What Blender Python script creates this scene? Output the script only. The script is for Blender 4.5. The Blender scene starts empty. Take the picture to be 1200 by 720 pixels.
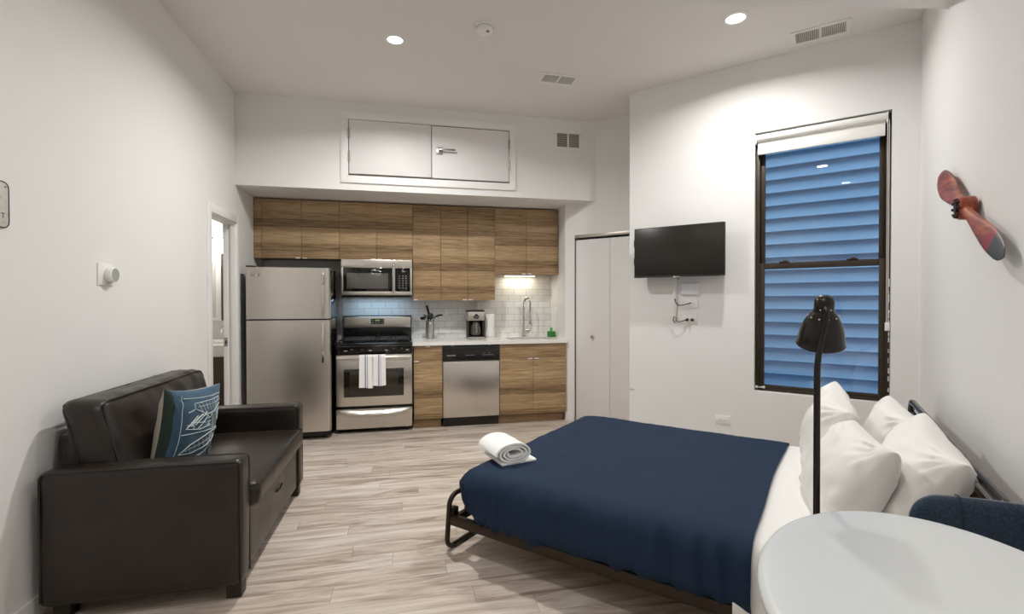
import bpy, bmesh, math, random
from mathutils import Matrix, Vector, noise
random.seed(7)
PI = math.pi
C = bpy.context.scene.collection

# ------------------------------------------------------------------ materials
def lin(c):
    c = c / 255.0
    return c / 12.92 if c <= 0.04045 else ((c + 0.055) / 1.055) ** 2.4
def rgb(r, g, b): return (lin(r), lin(g), lin(b), 1.0)

def mat(name, col, rough=0.5, metal=0.0, spec=0.5, emis=None, estr=0.0, coat=0.0, trans=0.0):
    m = bpy.data.materials.new(name); m.use_nodes = True
    b = m.node_tree.nodes['Principled BSDF']
    b.inputs['Base Color'].default_value = rgb(*col)
    b.inputs['Roughness'].default_value = rough
    b.inputs['Metallic'].default_value = metal
    b.inputs['Specular IOR Level'].default_value = spec
    b.inputs['Coat Weight'].default_value = coat
    b.inputs['Transmission Weight'].default_value = trans
    if emis:
        b.inputs['Emission Color'].default_value = rgb(*emis)
        b.inputs['Emission Strength'].default_value = estr
    return m

class NT:
    def __init__(s, m):
        s.t = m.node_tree; s.b = s.t.nodes['Principled BSDF']
    def n(s, typ, **kw):
        nd = s.t.nodes.new(typ)
        for k, v in kw.items(): setattr(nd, k, v)
        return nd
    def l(s, a, b): s.t.links.new(a, b)
    def coords(s, scale=(1, 1, 1), kind='Object', loc=(0, 0, 0), rot=(0, 0, 0)):
        tc = s.n('ShaderNodeTexCoord'); mp = s.n('ShaderNodeMapping')
        mp.inputs['Scale'].default_value = scale; mp.inputs['Location'].default_value = loc
        mp.inputs['Rotation'].default_value = rot
        s.l(tc.outputs[kind], mp.inputs['Vector']); return mp.outputs['Vector']
    def noise(s, vec, scale, detail=4, rough=0.55, dist=0.0):
        nd = s.n('ShaderNodeTexNoise'); nd.inputs['Scale'].default_value = scale
        nd.inputs['Detail'].default_value = detail; nd.inputs['Roughness'].default_value = rough
        nd.inputs['Distortion'].default_value = dist
        s.l(vec, nd.inputs['Vector']); return nd.outputs['Fac']
    def ramp(s, fac, stops):
        r = s.n('ShaderNodeValToRGB'); e = r.color_ramp.elements
        while len(e) < len(stops): e.new(0.5)
        for el, (p, c) in zip(e, stops): el.position = p; el.color = rgb(*c)
        s.l(fac, r.inputs['Fac']); return r.outputs['Color']
    def math(s, op, a, b=None):
        nd = s.n('ShaderNodeMath', operation=op)
        for i, v in enumerate((a, b)):
            if v is None: continue
            if isinstance(v, (int, float)): nd.inputs[i].default_value = v
            else: s.l(v, nd.inputs[i])
        return nd.outputs[0]
    def mix(s, fac, a, b, blend='MIX'):
        nd = s.n('ShaderNodeMix', data_type='RGBA', blend_type=blend)
        for i, v in ((0, fac), (6, a), (7, b)):
            if isinstance(v, (int, float)): nd.inputs[i].default_value = v
            elif isinstance(v, tuple): nd.inputs[i].default_value = v
            else: s.l(v, nd.inputs[i])
        return nd.outputs[2]
    def bump(s, h, strength=0.2, dist=0.01):
        nd = s.n('ShaderNodeBump'); nd.inputs['Strength'].default_value = strength
        nd.inputs['Distance'].default_value = dist
        s.l(h, nd.inputs['Height']); s.l(nd.outputs['Normal'], s.b.inputs['Normal'])

def wall_mat(name, col, rough=0.75):
    m = mat(name, col, rough, spec=0.25); t = NT(m)
    v = t.coords((1, 1, 1))
    t.bump(t.noise(v, 140, 2), 0.05, 0.002)
    return m

def wood_mat(name):
    m = mat(name, (150, 115, 80), 0.45, spec=0.35); t = NT(m)
    tc = t.n('ShaderNodeTexCoord'); sx = t.n('ShaderNodeSeparateXYZ'); t.l(tc.outputs['Object'], sx.inputs[0])
    warp = t.noise(t.coords((1.5, 1.5, 5)), 2.0, 3)
    zz = t.math('DIVIDE', t.math('ADD', sx.outputs['Z'], t.math('MULTIPLY', warp, 0.02)), 0.083)
    wn = t.n('ShaderNodeTexWhiteNoise', noise_dimensions='1D'); t.l(t.math('FLOOR', zz), wn.inputs['W'])
    gv = t.n('ShaderNodeCombineXYZ')
    t.l(t.math('ADD', t.math('MULTIPLY', sx.outputs['X'], 2.2), t.math('MULTIPLY', wn.outputs['Value'], 23.0)), gv.inputs[0])
    t.l(t.math('MULTIPLY', sx.outputs['Z'], 55.0), gv.inputs[2]); t.l(t.math('MULTIPLY', sx.outputs['Y'], 20.0), gv.inputs[1])
    grain = t.noise(gv.outputs[0], 1.6, 6, 0.65, 0.7)
    fine = t.noise(t.coords((7, 7, 190)), 2.0, 4, 0.6)
    f = t.math('ADD', t.math('MULTIPLY', wn.outputs['Value'], 0.17), t.math('ADD', t.math('MULTIPLY', grain, 0.66), t.math('MULTIPLY', fine, 0.16)))
    col = t.ramp(f, [(0.30, (88, 70, 50)), (0.42, (132, 107, 78)), (0.53, (164, 137, 104)), (0.70, (200, 173, 137))])
    t.l(col, t.b.inputs['Base Color'])
    t.bump(grain, 0.06, 0.002)
    return m

def steel_mat(name, col=(214, 209, 201), rough=0.31, axis='z'):
    m = mat(name, col, rough, 1.0); t = NT(m)
    sc = (260, 260, 2) if axis == 'z' else (2, 260, 260)
    f = t.noise(t.coords(sc), 1.0, 2)
    t.l(t.math('ADD', t.math('MULTIPLY', f, 0.06), rough - 0.03), t.b.inputs['Roughness'])
    t.b.inputs['Anisotropic'].default_value = 0.5
    return m

def fabric_mat(name, col, rough=0.9, scale=500, amp=0.12, sheen=0.3):
    m = mat(name, col, rough, spec=0.2); t = NT(m)
    f = t.noise(t.coords(), scale, 2)
    dark = tuple(max(0, c * (1 - amp)) for c in col); lite = tuple(min(255, c * (1 + amp)) for c in col)
    t.l(t.ramp(f, [(0.3, dark), (0.7, lite)]), t.b.inputs['Base Color'])
    t.b.inputs['Sheen Weight'].default_value = sheen
    t.bump(f, 0.08, 0.002)
    return m

def leather_mat(name):
    m = mat(name, (52, 44, 38), 0.42, spec=0.45); t = NT(m)
    f = t.noise(t.coords(), 9, 5); g = t.noise(t.coords(), 320, 2)
    t.l(t.ramp(f, [(0.3, (32, 26, 21)), (0.7, (43, 35, 29))]), t.b.inputs['Base Color'])
    t.l(t.math('ADD', t.math('MULTIPLY', f, 0.16), 0.25), t.b.inputs['Roughness'])
    t.bump(t.math('ADD', t.math('MULTIPLY', f, 1.0), t.math('MULTIPLY', g, 0.12)), 0.22, 0.012)
    return m

def floor_mat():
    m = mat('floor_planks', (190, 175, 160), 0.36, spec=0.45); t = NT(m)
    v = t.coords()
    sx = t.n('ShaderNodeSeparateXYZ'); t.l(v, sx.inputs[0])
    W, L = 0.128, 1.22
    ry = t.math('DIVIDE', sx.outputs['Y'], W); row = t.math('FLOOR', ry); fy = t.math('FRACT', ry)
    wn = t.n('ShaderNodeTexWhiteNoise', noise_dimensions='1D'); t.l(row, wn.inputs['W'])
    rx = t.math('DIVIDE', t.math('ADD', sx.outputs['X'], t.math('MULTIPLY', wn.outputs['Value'], 7.0)), L)
    colm = t.math('FLOOR', rx); fx = t.math('FRACT', rx)
    idc = t.n('ShaderNodeCombineXYZ'); t.l(row, idc.inputs[0]); t.l(colm, idc.inputs[1])
    wn2 = t.n('ShaderNodeTexWhiteNoise', noise_dimensions='3D'); t.l(idc.outputs[0], wn2.inputs['Vector'])
    tint = wn2.outputs['Value']
    # grain follows the plank, shifted per plank
    gv = t.n('ShaderNodeCombineXYZ')
    t.l(t.math('ADD', t.math('MULTIPLY', sx.outputs['X'], 0.95), t.math('MULTIPLY', tint, 31.0)), gv.inputs[0])
    t.l(t.math('MULTIPLY', sx.outputs['Y'], 8.0), gv.inputs[1]); t.l(t.math('MULTIPLY', tint, 17.0), gv.inputs[2])
    g1 = t.noise(gv.outputs[0], 1.6, 5, 0.6, 1.1)
    gv2 = t.n('ShaderNodeCombineXYZ')
    t.l(t.math('ADD', t.math('MULTIPLY', sx.outputs['X'], 3.0), t.math('MULTIPLY', tint, 13.0)), gv2.inputs[0])
    t.l(t.math('MULTIPLY', sx.outputs['Y'], 70.0), gv2.inputs[1])
    g2 = t.noise(gv2.outputs[0], 1.5, 5, 0.65, 0.4)
    f = t.math('ADD', t.math('ADD', t.math('MULTIPLY', g1, 0.78), t.math('MULTIPLY', g2, 0.25)), t.math('MULTIPLY', tint, 0.1))
    col = t.ramp(f, [(0.37, (132, 116, 103)), (0.47, (171, 156, 143)), (0.57, (199, 186, 173)), (0.75, (222, 213, 204))])
    # gaps
    def edge(fr, w):
        a = t.math('LESS_THAN', fr, w); b = t.math('GREATER_THAN', fr, 1 - w); return t.math('MAXIMUM', a, b)
    gap = t.math('MAXIMUM', edge(fy, 0.008), edge(fx, 0.0009))
    col2 = t.mix(t.math('MULTIPLY', gap, 0.55), col, rgb(90, 76, 64))
    t.l(col2, t.b.inputs['Base Color'])
    t.l(t.math('ADD', t.math('MULTIPLY', g2, 0.14), 0.27), t.b.inputs['Roughness'])
    t.bump(t.math('SUBTRACT', t.math('MULTIPLY', g2, 0.3), gap), 0.12, 0.002)
    return m

def tile_mat():
    m = mat('subway_tile', (232, 232, 230), 0.12, spec=0.5); t = NT(m)
    v = t.coords(rot=(PI / 2, 0, 0))
    tc = t.n('ShaderNodeTexCoord'); sx = t.n('ShaderNodeSeparateXYZ'); t.l(tc.outputs['Object'], sx.inputs[0])
    cb = t.n('ShaderNodeCombineXYZ'); t.l(sx.outputs['X'], cb.inputs[0]); t.l(sx.outputs['Z'], cb.inputs[1])
    br = t.n('ShaderNodeTexBrick'); t.l(cb.outputs[0], br.inputs['Vector'])
    br.inputs['Color1'].default_value = rgb(234, 234, 232); br.inputs['Color2'].default_value = rgb(226, 227, 226)
    br.inputs['Mortar'].default_value = rgb(176, 175, 172)
    br.inputs['Scale'].default_value = 1.0; br.inputs['Brick Width'].default_value = 0.152
    br.inputs['Row Height'].default_value = 0.0755; br.inputs['Mortar Size'].default_value = 0.0022
    t.l(br.outputs['Color'], t.b.inputs['Base Color'])
    t.l(t.math('ADD', t.math('MULTIPLY', br.outputs['Fac'], 0.5), 0.12), t.b.inputs['Roughness'])
    t.bump(t.math('SUBTRACT', 1.0, br.outputs['Fac']), 0.3, 0.002)
    return m

def glass_mat(name, tint=(255, 255, 255), ior=1.5, gain=1.0):
    m = bpy.data.materials.new(name); m.use_nodes = True; nt = m.node_tree; nt.nodes.clear()
    out = nt.nodes.new('ShaderNodeOutputMaterial'); mx = nt.nodes.new('ShaderNodeMixShader')
    tr = nt.nodes.new('ShaderNodeBsdfTransparent'); gl = nt.nodes.new('ShaderNodeBsdfGlossy'); fr = nt.nodes.new('ShaderNodeFresnel')
    tr.inputs['Color'].default_value = rgb(*tint); gl.inputs['Roughness'].default_value = 0.0
    fr.inputs['IOR'].default_value = ior
    mu = nt.nodes.new('ShaderNodeMath'); mu.operation = 'MULTIPLY'; mu.inputs[1].default_value = gain
    nt.links.new(fr.outputs[0], mu.inputs[0]); nt.links.new(mu.outputs[0], mx.inputs[0])
    nt.links.new(tr.outputs[0], mx.inputs[1]); nt.links.new(gl.outputs[0], mx.inputs[2]); nt.links.new(mx.outputs[0], out.inputs[0])
    return m

WALL = wall_mat('wall_paint', (233, 232, 231))
CEIL = wall_mat('ceiling_paint', (232, 229, 227))
TRIM = mat('trim_white', (236, 235, 234), 0.45)
DOORW = mat('door_white', (232, 230, 230), 0.5)
FLOOR = floor_mat(); TILE = tile_mat(); WOOD = wood_mat('cabinet_wood')
WOODDK = mat('cabinet_side', (88, 66, 46), 0.5)
STEEL = steel_mat('brushed_steel'); STEELH = steel_mat('brushed_steel_horizontal', axis='x')
TABM = mat('pull_tab_metal', (226, 223, 217), 0.3)
CHROME = mat('chrome', (205, 205, 205), 0.08, 1.0)
SATIN = mat('satin_nickel', (176, 172, 166), 0.3, 1.0)
BLACKG = mat('black_gloss', (14, 13, 12), 0.06, spec=0.6)
BLACKE = mat('black_enamel', (22, 21, 20), 0.2, spec=0.5)
BLACKP = mat('black_plastic', (24, 23, 22), 0.45)
IRON = mat('cast_iron', (30, 31, 34), 0.4, spec=0.5)
OVENGL = mat('oven_glass', (30, 26, 22), 0.05, spec=0.7)
MWGL = mat('microwave_glass', (92, 90, 86), 0.12, spec=0.5)
QUARTZ = mat('white_quartz', (236, 235, 232), 0.18)
CABIN = mat('cabinet_carcass', (205, 200, 192), 0.6)
WHITEP = mat('white_plastic', (236, 235, 232), 0.35)
GREYP = mat('grey_plastic', (120, 120, 120), 0.4)
VENTDK = mat('vent_shadow', (124, 116, 109), 0.8)
LEATHER = leather_mat('brown_leather')
PIPING = mat('leather_piping', (30, 25, 21), 0.45)
LEGWOOD = mat('dark_wood_leg', (34, 26, 20), 0.4)
NAVY = fabric_mat('navy_cover', (29, 46, 69), 0.75, 900, 0.08, 0.0)
LINEN = fabric_mat('white_linen', (238, 236, 233), 0.85, 700, 0.02, 0.1)
MATTR = fabric_mat('white_sheet', (240, 239, 237), 0.8, 700, 0.02, 0.1)
TERRY = fabric_mat('white_terry', (243, 243, 242), 0.95, 380, 0.05, 0.4)
BRONZE = mat('brown_steel', (52, 42, 33), 0.38, 0.6)
FRAMEBR = mat('bronze_frame', (60, 50, 40), 0.4, 0.3)
HEADTUBE = mat('dark_chrome_tube', (84, 76, 70), 0.22, 1.0)
SLATWOOD = mat('red_brown_wood', (120, 58, 34), 0.45)
LAMPBK = mat('lamp_black', (20, 13, 8), 0.25, spec=0.4)
TABLEW = mat('table_white', (208, 211, 212), 0.26, spec=0.4, coat=0.08)
VELVET = fabric_mat('blue_velvet', (34, 48, 64), 0.85, 160, 0.28, 0.35)
TVSCR = mat('tv_screen', (36, 32, 28), 0.3, spec=0.35)
GLASS = glass_mat('window_glass', gain=1.5)
SIDING = mat('neighbour_siding', (206, 210, 214), 0.6)
BLIND = mat('blind_fabric', (232, 231, 228), 0.7)
LENS = mat('lamp_lens', (255, 250, 240), 0.4, emis=(255, 247, 235), estr=9.0)
LEDBAR = mat('led_strip', (255, 250, 235), 0.4, emis=(255, 240, 205), estr=6.0)
GLOBE = mat('glass_globe', (255, 252, 245), 0.3, emis=(255, 246, 230), estr=3.0)
GREENLCD = mat('clock_display', (10, 20, 8), 0.3, emis=(150, 190, 70), estr=0.8)
SOAPG = mat('green_soap', (24, 120, 30), 0.12, spec=0.6)
SOAPP = mat('green_pump', (60, 190, 90), 0.3)
MIRROR = mat('mirror_glass', (225, 228, 226), 0.03, 1.0)
VANITY = mat('vanity_brown', (70, 55, 40), 0.5)
PAPER = fabric_mat('paper_towel', (240, 240, 238), 0.95, 200, 0.02, 0.0)
CROCK = mat('crock_steel', (190, 188, 184), 0.3, 0.85)
POTGLASS = mat('carafe_glass', (70, 62, 55), 0.05, spec=0.8)
PRINTW = mat('print_white', (214, 224, 226), 0.8)
PILLOWB = fabric_mat('blueprint_blue', (58, 86, 106), 0.9, 240, 0.15, 0.2)
PILLOWG = fabric_mat('dark_green_edge', (44, 58, 50), 0.9, 240, 0.12, 0.2)
PILLOWC = fabric_mat('pillow_beige', (172, 166, 152), 0.9, 240, 0.08, 0.2)
BLUESTR = mat('blue_stripe', (112, 124, 160), 0.9)
def prop_mat():
    m = mat('propeller_wood', (140, 70, 50), 0.4, spec=0.3, coat=0.08); t = NT(m)
    f = t.noise(t.coords((2, 14, 14)), 2.0, 5, 0.6, 0.8)
    t.l(t.ramp(f, [(0.3, (92, 38, 28)), (0.5, (142, 68, 50)), (0.72, (182, 104, 72))]), t.b.inputs['Base Color'])
    return m
PROPW = prop_mat()
PROPT = mat('propeller_tip_grey', (60, 62, 60), 0.4, coat=0.05)
PROPR = mat('propeller_red_band', (140, 30, 34), 0.4, coat=0.05)
PROPE = mat('propeller_edge', (64, 34, 26), 0.35)
def sign_mat():
    m = mat('aged_enamel', (214, 212, 206), 0.4); t = NT(m)
    f = t.noise(t.coords(), 60, 5, 0.7)
    t.l(t.ramp(f, [(0.30, (90, 80, 70)), (0.36, (196, 193, 186)), (0.7, (218, 216, 210))]), t.b.inputs['Base Color'])
    return m
SIGN = sign_mat()

# ------------------------------------------------------------------ mesh builder
class M:
    """collects shapes given in the frame T (a matrix to world space)"""
    def __init__(s, T=None):
        s.bm = bmesh.new(); s.T = T or Matrix.Identity(4)
    def _fin(s, verts):
        for v in verts: v.co = s.T @ v.co
    def box(s, x0, x1, y0, y1, z0, z1, bev=0.0, seg=2, mi=0, rot=None, piv=None):
        b = bmesh.new(); bmesh.ops.create_cube(b, size=1)
        for v in b.verts:
            v.co = Vector(((x0 + x1) / 2 + v.co.x * (x1 - x0), (y0 + y1) / 2 + v.co.y * (y1 - y0), (z0 + z1) / 2 + v.co.z * (z1 - z0)))
        if bev > 0:
            bmesh.ops.bevel(b, geom=list(b.edges), offset=bev, segments=seg, profile=0.5, affect='EDGES', clamp_overlap=True)
        if rot is not None:
            p = Vector(piv) if piv else Vector(((x0 + x1) / 2, (y0 + y1) / 2, (z0 + z1) / 2))
            R = Matrix.Translation(p) @ rot.to_4x4() @ Matrix.Translation(-p)
            for v in b.verts: v.co = R @ v.co
        s._merge(b, mi); return s
    def _merge(s, b, mi=0):
        mp = {}
        for v in b.verts: mp[v] = s.bm.verts.new(s.T @ v.co)
        for f in b.faces:
            try:
                nf = s.bm.faces.new([mp[v] for v in f.verts]); nf.material_index = mi if mi is not None else f.material_index
            except ValueError: pass
        b.free()
    def tube(s, pts, r, n=10, closed=False, mi=0, cap=True):
        pts = [Vector(p) for p in pts]; N = len(pts); rr = r if isinstance(r, (list, tuple)) else [r] * N
        tang = []
        for i in range(N):
            a = pts[(i - 1) % N] if (closed or i > 0) else pts[i]; c = pts[(i + 1) % N] if (closed or i < N - 1) else pts[i]
            tang.append((c - a).normalized())
        up = Vector((0, 0, 1)) if abs(tang[0].z) < 0.9 else Vector((1, 0, 0))
        u = tang[0].cross(up).normalized(); rings = []
        b = bmesh.new()
        for i in range(N):
            u = (u - tang[i] * u.dot(tang[i])).normalized(); w = tang[i].cross(u)
            rings.append([b.verts.new(pts[i] + (u * math.cos(2 * PI * k / n) + w * math.sin(2 * PI * k / n)) * rr[i]) for k in range(n)])
        for i in range(N if closed else N - 1):
            A, B = rings[i], rings[(i + 1) % N]
            for k in range(n): b.faces.new((A[k], A[(k + 1) % n], B[(k + 1) % n], B[k]))
        if cap and not closed:
            b.faces.new(list(reversed(rings[0]))); b.faces.new(rings[-1])
        bmesh.ops.recalc_face_normals(b, faces=b.faces)
        s._merge(b, mi); return s
    def cyl(s, p0, p1, r0, r1=None, n=20, mi=0):
        return s.tube([p0, p1], [r0, r0 if r1 is None else r1], n, mi=mi)
    def lathe(s, prof, cen=(0, 0, 0), axis=None, n=28, mi=0):
        """prof: (r, z) along the axis direction from cen"""
        b = bmesh.new(); c = Vector(cen); ax = Vector(axis or (0, 0, 1)).normalized()
        q = Vector((0, 0, 1)).rotation_difference(ax); rings = []
        for r, z in prof:
            if r < 1e-5: rings.append([b.verts.new(c + q @ Vector((0, 0, z)))])
            else: rings.append([b.verts.new(c + q @ Vector((r * math.cos(2 * PI * k / n), r * math.sin(2 * PI * k / n), z))) for k in range(n)])
        for A, B in zip(rings, rings[1:]):
            for k in range(n):
                k2 = (k + 1) % n
                if len(A) == 1 and len(B) == 1: continue
                if len(A) == 1: b.faces.new((A[0], B[k], B[k2]))
                elif len(B) == 1: b.faces.new((A[k], B[0], A[k2]))
                else: b.faces.new((A[k], B[k], B[k2], A[k2]))
        bmesh.ops.recalc_face_normals(b, faces=b.faces)
        s._merge(b, mi); return s
    def prism(s, poly, z0, z1, mi=0, axis='z', bev=0.0):
        """poly in the plane normal to axis; axis 'z': (x,y), 'y': (x,z), 'x': (y,z)"""
        b = bmesh.new()
        f = {'z': lambda p, h: (p[0], p[1], h), 'y': lambda p, h: (p[0], h, p[1]), 'x': lambda p, h: (h, p[0], p[1])}[axis]
        A = [b.verts.new(f(p, z0)) for p in poly]; B = [b.verts.new(f(p, z1)) for p in poly]; n = len(poly)
        b.faces.new(A); b.faces.new(list(reversed(B)))
        for k in range(n): b.faces.new((A[k], A[(k + 1) % n], B[(k + 1) % n], B[k]))
        bmesh.ops.recalc_face_normals(b, faces=b.faces)
        if bev > 0: bmesh.ops.bevel(b, geom=list(b.edges), offset=bev, segments=2, profile=0.5, affect='EDGES', clamp_overlap=True)
        s._merge(b, mi); return s
    def sphere(s, c, r, n=16, mi=0, sc=(1, 1, 1)):
        b = bmesh.new(); bmesh.ops.create_uvsphere(b, u_segments=n, v_segments=max(6, n // 2), radius=r)
        for v in b.verts: v.co = Vector(c) + Vector((v.co.x * sc[0], v.co.y * sc[1], v.co.z * sc[2]))
        s._merge(b, mi); return s
    def soft(s, x0, x1, y0, y1, z0, z1, r, step=0.04, fn=None, keep=None, mi=0, matfn=None):
        """dense rounded box; fn(p, n) moves a point, keep(p) says which faces stay"""
        b = bmesh.new(); lo = Vector((x0, y0, z0)); hi = Vector((x1, y1, z1)); d = hi - lo
        N = [max(2, int(round(d[i] / step))) for i in range(3)]
        R = Vector(r) if isinstance(r, (tuple, list)) else Vector((r, r, r))
        cache = {}; raws = {}
        def pt(i, j, k):
            key = (i, j, k)
            if key in cache: return cache[key]
            p = Vector((lo.x + d.x * i / N[0], lo.y + d.y * j / N[1], lo.z + d.z * k / N[2]))
            q = Vector([min(max(p[a], lo[a] + R[a]), hi[a] - R[a]) for a in range(3)])
            dl = Vector([(p[a] - q[a]) / R[a] if R[a] > 0 else 0 for a in range(3)])
            if dl.length > 1e-6:
                nn = dl.normalized(); p2 = q + Vector([nn[a] * R[a] for a in range(3)])
            else: nn = Vector((0, 0, 1)); p2 = p
            raw = p2.copy()
            if fn: p2 = fn(p2, nn)
            v = b.verts.new(p2); cache[key] = v; raws[v] = raw; return v
        def quad(A):
            f = b.faces.new([pt(*a) for a in A]); return f
        for i in range(N[0]):
            for j in range(N[1]):
                for k in (0, N[2]): quad([(i, j, k), (i + 1, j, k), (i + 1, j + 1, k), (i, j + 1, k)])
        for i in range(N[0]):
            for k in range(N[2]):
                for j in (0, N[1]): quad([(i, j, k), (i + 1, j, k), (i + 1, j, k + 1), (i, j, k + 1)])
        for j in range(N[1]):
            for k in range(N[2]):
                for i in (0, N[0]): quad([(i, j, k), (i, j + 1, k), (i, j + 1, k + 1), (i, j, k + 1)])
        bmesh.ops.recalc_face_normals(b, faces=b.faces)
        if keep:
            bmesh.ops.delete(b, geom=[f for f in b.faces if not keep(sum((raws[v] for v in f.verts), Vector()) / len(f.verts))], context='FACES')
        if matfn:
            for f in b.faces: f.material_index = matfn(f.calc_center_median(), f.normal)
        s._merge(b, None if matfn else mi); return s
    def grid(s, fn, nu, nv, mi=0, closed_u=False):
        b = bmesh.new()
        vs = [[b.verts.new(fn(i / nu, j / nv)) for j in range(nv + 1)] for i in range(nu if closed_u else nu + 1)]
        for i in range(nu):
            for j in range(nv):
                i2 = (i + 1) % len(vs)
                b.faces.new((vs[i][j], vs[i2][j], vs[i2][j + 1], vs[i][j + 1]))
        s._merge(b, mi); return s
    def solid(s, th):
        """give an open sheet thickness (inwards along normals)"""
        bmesh.ops.recalc_face_normals(s.bm, faces=s.bm.faces)
        bmesh.ops.solidify(s.bm, geom=list(s.bm.faces), thickness=th); return s

def root_of(o):
    while o.parent: o = o.parent
    return o
def rmat(o): return Matrix.Translation(o.location) @ Matrix.Rotation(o.rotation_euler[2], 4, 'Z')

def obj(name, m, material, parent=None, smooth=40, base=None, rz=0.0, label=None):
    """one mesh object; a top-level one gets its origin at base"""
    me = bpy.data.meshes.new(name)
    o = bpy.data.objects.new(name, me); C.objects.link(o)
    if parent is not None:
        o.parent = parent; inv = rmat(root_of(parent)).inverted()
    else:
        if base is None:
            co = [v.co for v in m.bm.verts]
            base = (sum(c.x for c in co) / len(co), sum(c.y for c in co) / len(co), min(c.z for c in co))
        o.location = base; o.rotation_euler = (0, 0, rz); inv = rmat(o).inverted()
    bmesh.ops.transform(m.bm, matrix=inv, verts=list(m.bm.verts))
    m.bm.normal_update()
    m.bm.to_mesh(me); m.bm.free()
    for mm in (material if isinstance(material, (list, tuple)) else [material]): me.materials.append(mm)
    if smooth:
        for p in me.polygons: p.use_smooth = True
        me.set_sharp_from_angle(angle=math.radians(smooth))
    if label: o['label'] = label
    return o
def thing(name, label, cat, loc, rz=0.0, group=None):
    o = bpy.data.objects.new(name, None); C.objects.link(o); o.empty_display_size = 0.1
    o.location = loc; o.rotation_euler = (0, 0, rz); o['label'] = label; o['category'] = cat
    if group: o['group'] = group
    return o
def tag(o, label, cat, group=None):
    o['label'] = label; o['category'] = cat
    if group: o['group'] = group
    return o
def struct(name, m, material, parent=None, smooth=30, label=None, cat=None):
    o = obj(name, m, material, parent, smooth)
    if parent is None: o['kind'] = 'structure'
    if label: o['label'] = label
    if cat: o['category'] = cat
    return o
def sroot(name, loc, label, cat, rz=0.0):
    o = bpy.data.objects.new(name, None); C.objects.link(o); o.location = loc; o.rotation_euler = (0, 0, rz)
    o['kind'] = 'structure'; o['label'] = label; o['category'] = cat; return o
def text_mesh(m, body, size, T, depth=0.0006, mi=0):
    cu = bpy.data.curves.new('lettering', 'FONT'); cu.body = body; cu.size = size; cu.extrude = depth
    cu.align_x = 'CENTER'; cu.align_y = 'CENTER'; cu.resolution_u = 2
    to = bpy.data.objects.new('lettering', cu); C.objects.link(to)
    dg = bpy.context.evaluated_depsgraph_get(); me = bpy.data.meshes.new_from_object(to.evaluated_get(dg))
    b = bmesh.new(); b.from_mesh(me)
    for v in b.verts: v.co = T @ v.co
    m._merge(b, mi)
    bpy.data.objects.remove(to); bpy.data.curves.remove(cu); bpy.data.meshes.remove(me)
def arc(c, r, a0, a1, n, ax1, ax2):
    c = Vector(c); a = Vector(ax1); b = Vector(ax2)
    return [c + a * (r * math.cos(a0 + (a1 - a0) * i / n)) + b * (r * math.sin(a0 + (a1 - a0) * i / n)) for i in range(n + 1)]

# ------------------------------------------------------------------ frames
XL, ZC, YB, YW, YBK, ZS = -1.546, 3.26, 5.097, 5.71, 4.859, 2.415
P0 = Vector((2.0138, 4.1249, 0)); dw = Vector((0.6857, -0.7279, 0)); nw = Vector((0.7279, 0.6857, 0)); LW = 2.0666
P1 = P0 + dw * LW
PH = PI / 4
nR = Vector((math.cos(PH), -math.sin(PH), 0)); wR = Vector((-math.sin(PH), -math.cos(PH), 0))
def frame(o, x, y): return Matrix(((x.x, y.x, 0, o.x), (x.y, y.y, 0, o.y), (0, 0, 1, 0), (0, 0, 0, 1)))
FW = frame(P0, dw, nw)            # window wall: x along it, y out of the room
FR = frame(P1, wR, nR)            # right wall: x towards the camera, y out of the room
PB = 0.80
nB = Vector((math.cos(PB), -math.sin(PB), 0)); wB = Vector((-math.sin(PB), -math.cos(PB), 0))
FB = frame(P1, nB, -wB)           # bed: x towards the headboard wall (0 at it), y = -t
CC = P0 + nw * 0.478              # corner of closet wall and return wall
FC = frame(CC, dw, nw)            # closet wall: x negative to the left
RZW = math.atan2(dw.y, dw.x); RZR = math.atan2(wR.y, wR.x); RZB = math.atan2(nB.y, nB.x)

# ------------------------------------------------------------------ the room
pR = P1 + wR * 5.83
room = [(XL - 0.06, -1.56), (pR.x + 0.06, -1.56), (P1 + nR * .06 + nw * .06)[:2], (P0 + nw * .06)[:2], (P0 + nw * 1.25)[:2], (CC - dw * 1.0 + nw * 1.0)[:2], (1.79, 5.77), (XL - .06, 5.77)]
m = M(); m.prism(room, -0.06, 0.0); struct('floor', m, FLOOR, smooth=0)
m = M(); m.prism(room, ZC, ZC + 0.08); struct('ceiling', m, CEIL, smooth=0)
DY0, DY1, DZ = 4.27, 4.851, 2.06
m = M(); T_ = 0.10
m.box(XL - T_, XL, -1.6, DY0, 0, ZC); m.box(XL - T_, XL, DY1, 5.80, 0, ZC); m.box(XL - T_, XL, DY0, DY1, DZ, ZC)
struct('wall_left', m, WALL, smooth=0)
m = M(); m.box(XL, 1.83, YW, YW + 0.1, 0, ZC); struct('wall_kitchen', m, WALL, smooth=0)
m = M(); m.box(1.73, 1.83, 5.125, YW, 0, ZS + .01); struct('wall_kitchen_side', m, WALL, smooth=0)
m = M(); m.prism([(XL, YBK), (1.979, YBK), (1.74, 5.115), (1.74, YW), (XL, YW)], ZS, ZC)
struct('wall_bulkhead', m, WALL, smooth=0)
m = M(FC)   # closet wall with the bifold opening
m.box(-0.93, -0.805, 0, 0.06, 0, ZC); m.box(-0.805, 0.0, 0, 0.10, 2.067, ZC); m.box(-0.93, -0.805, .06, .1, 0, 2.3)
struct('wall_closet', m, WALL, smooth=0)
m = M(FC); m.box(-0.95, 0.05, 0.55, 0.60, 0, ZC); m.box(-.97, -.92, .1, .6, 0, ZC); struct('wall_closet_back', m, WALL, smooth=0)
m = M(FW); m.box(-0.0, 0.09, 0.0, 1.08, 0, ZC); 
struct('wall_return', m, WALL, smooth=0)
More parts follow.
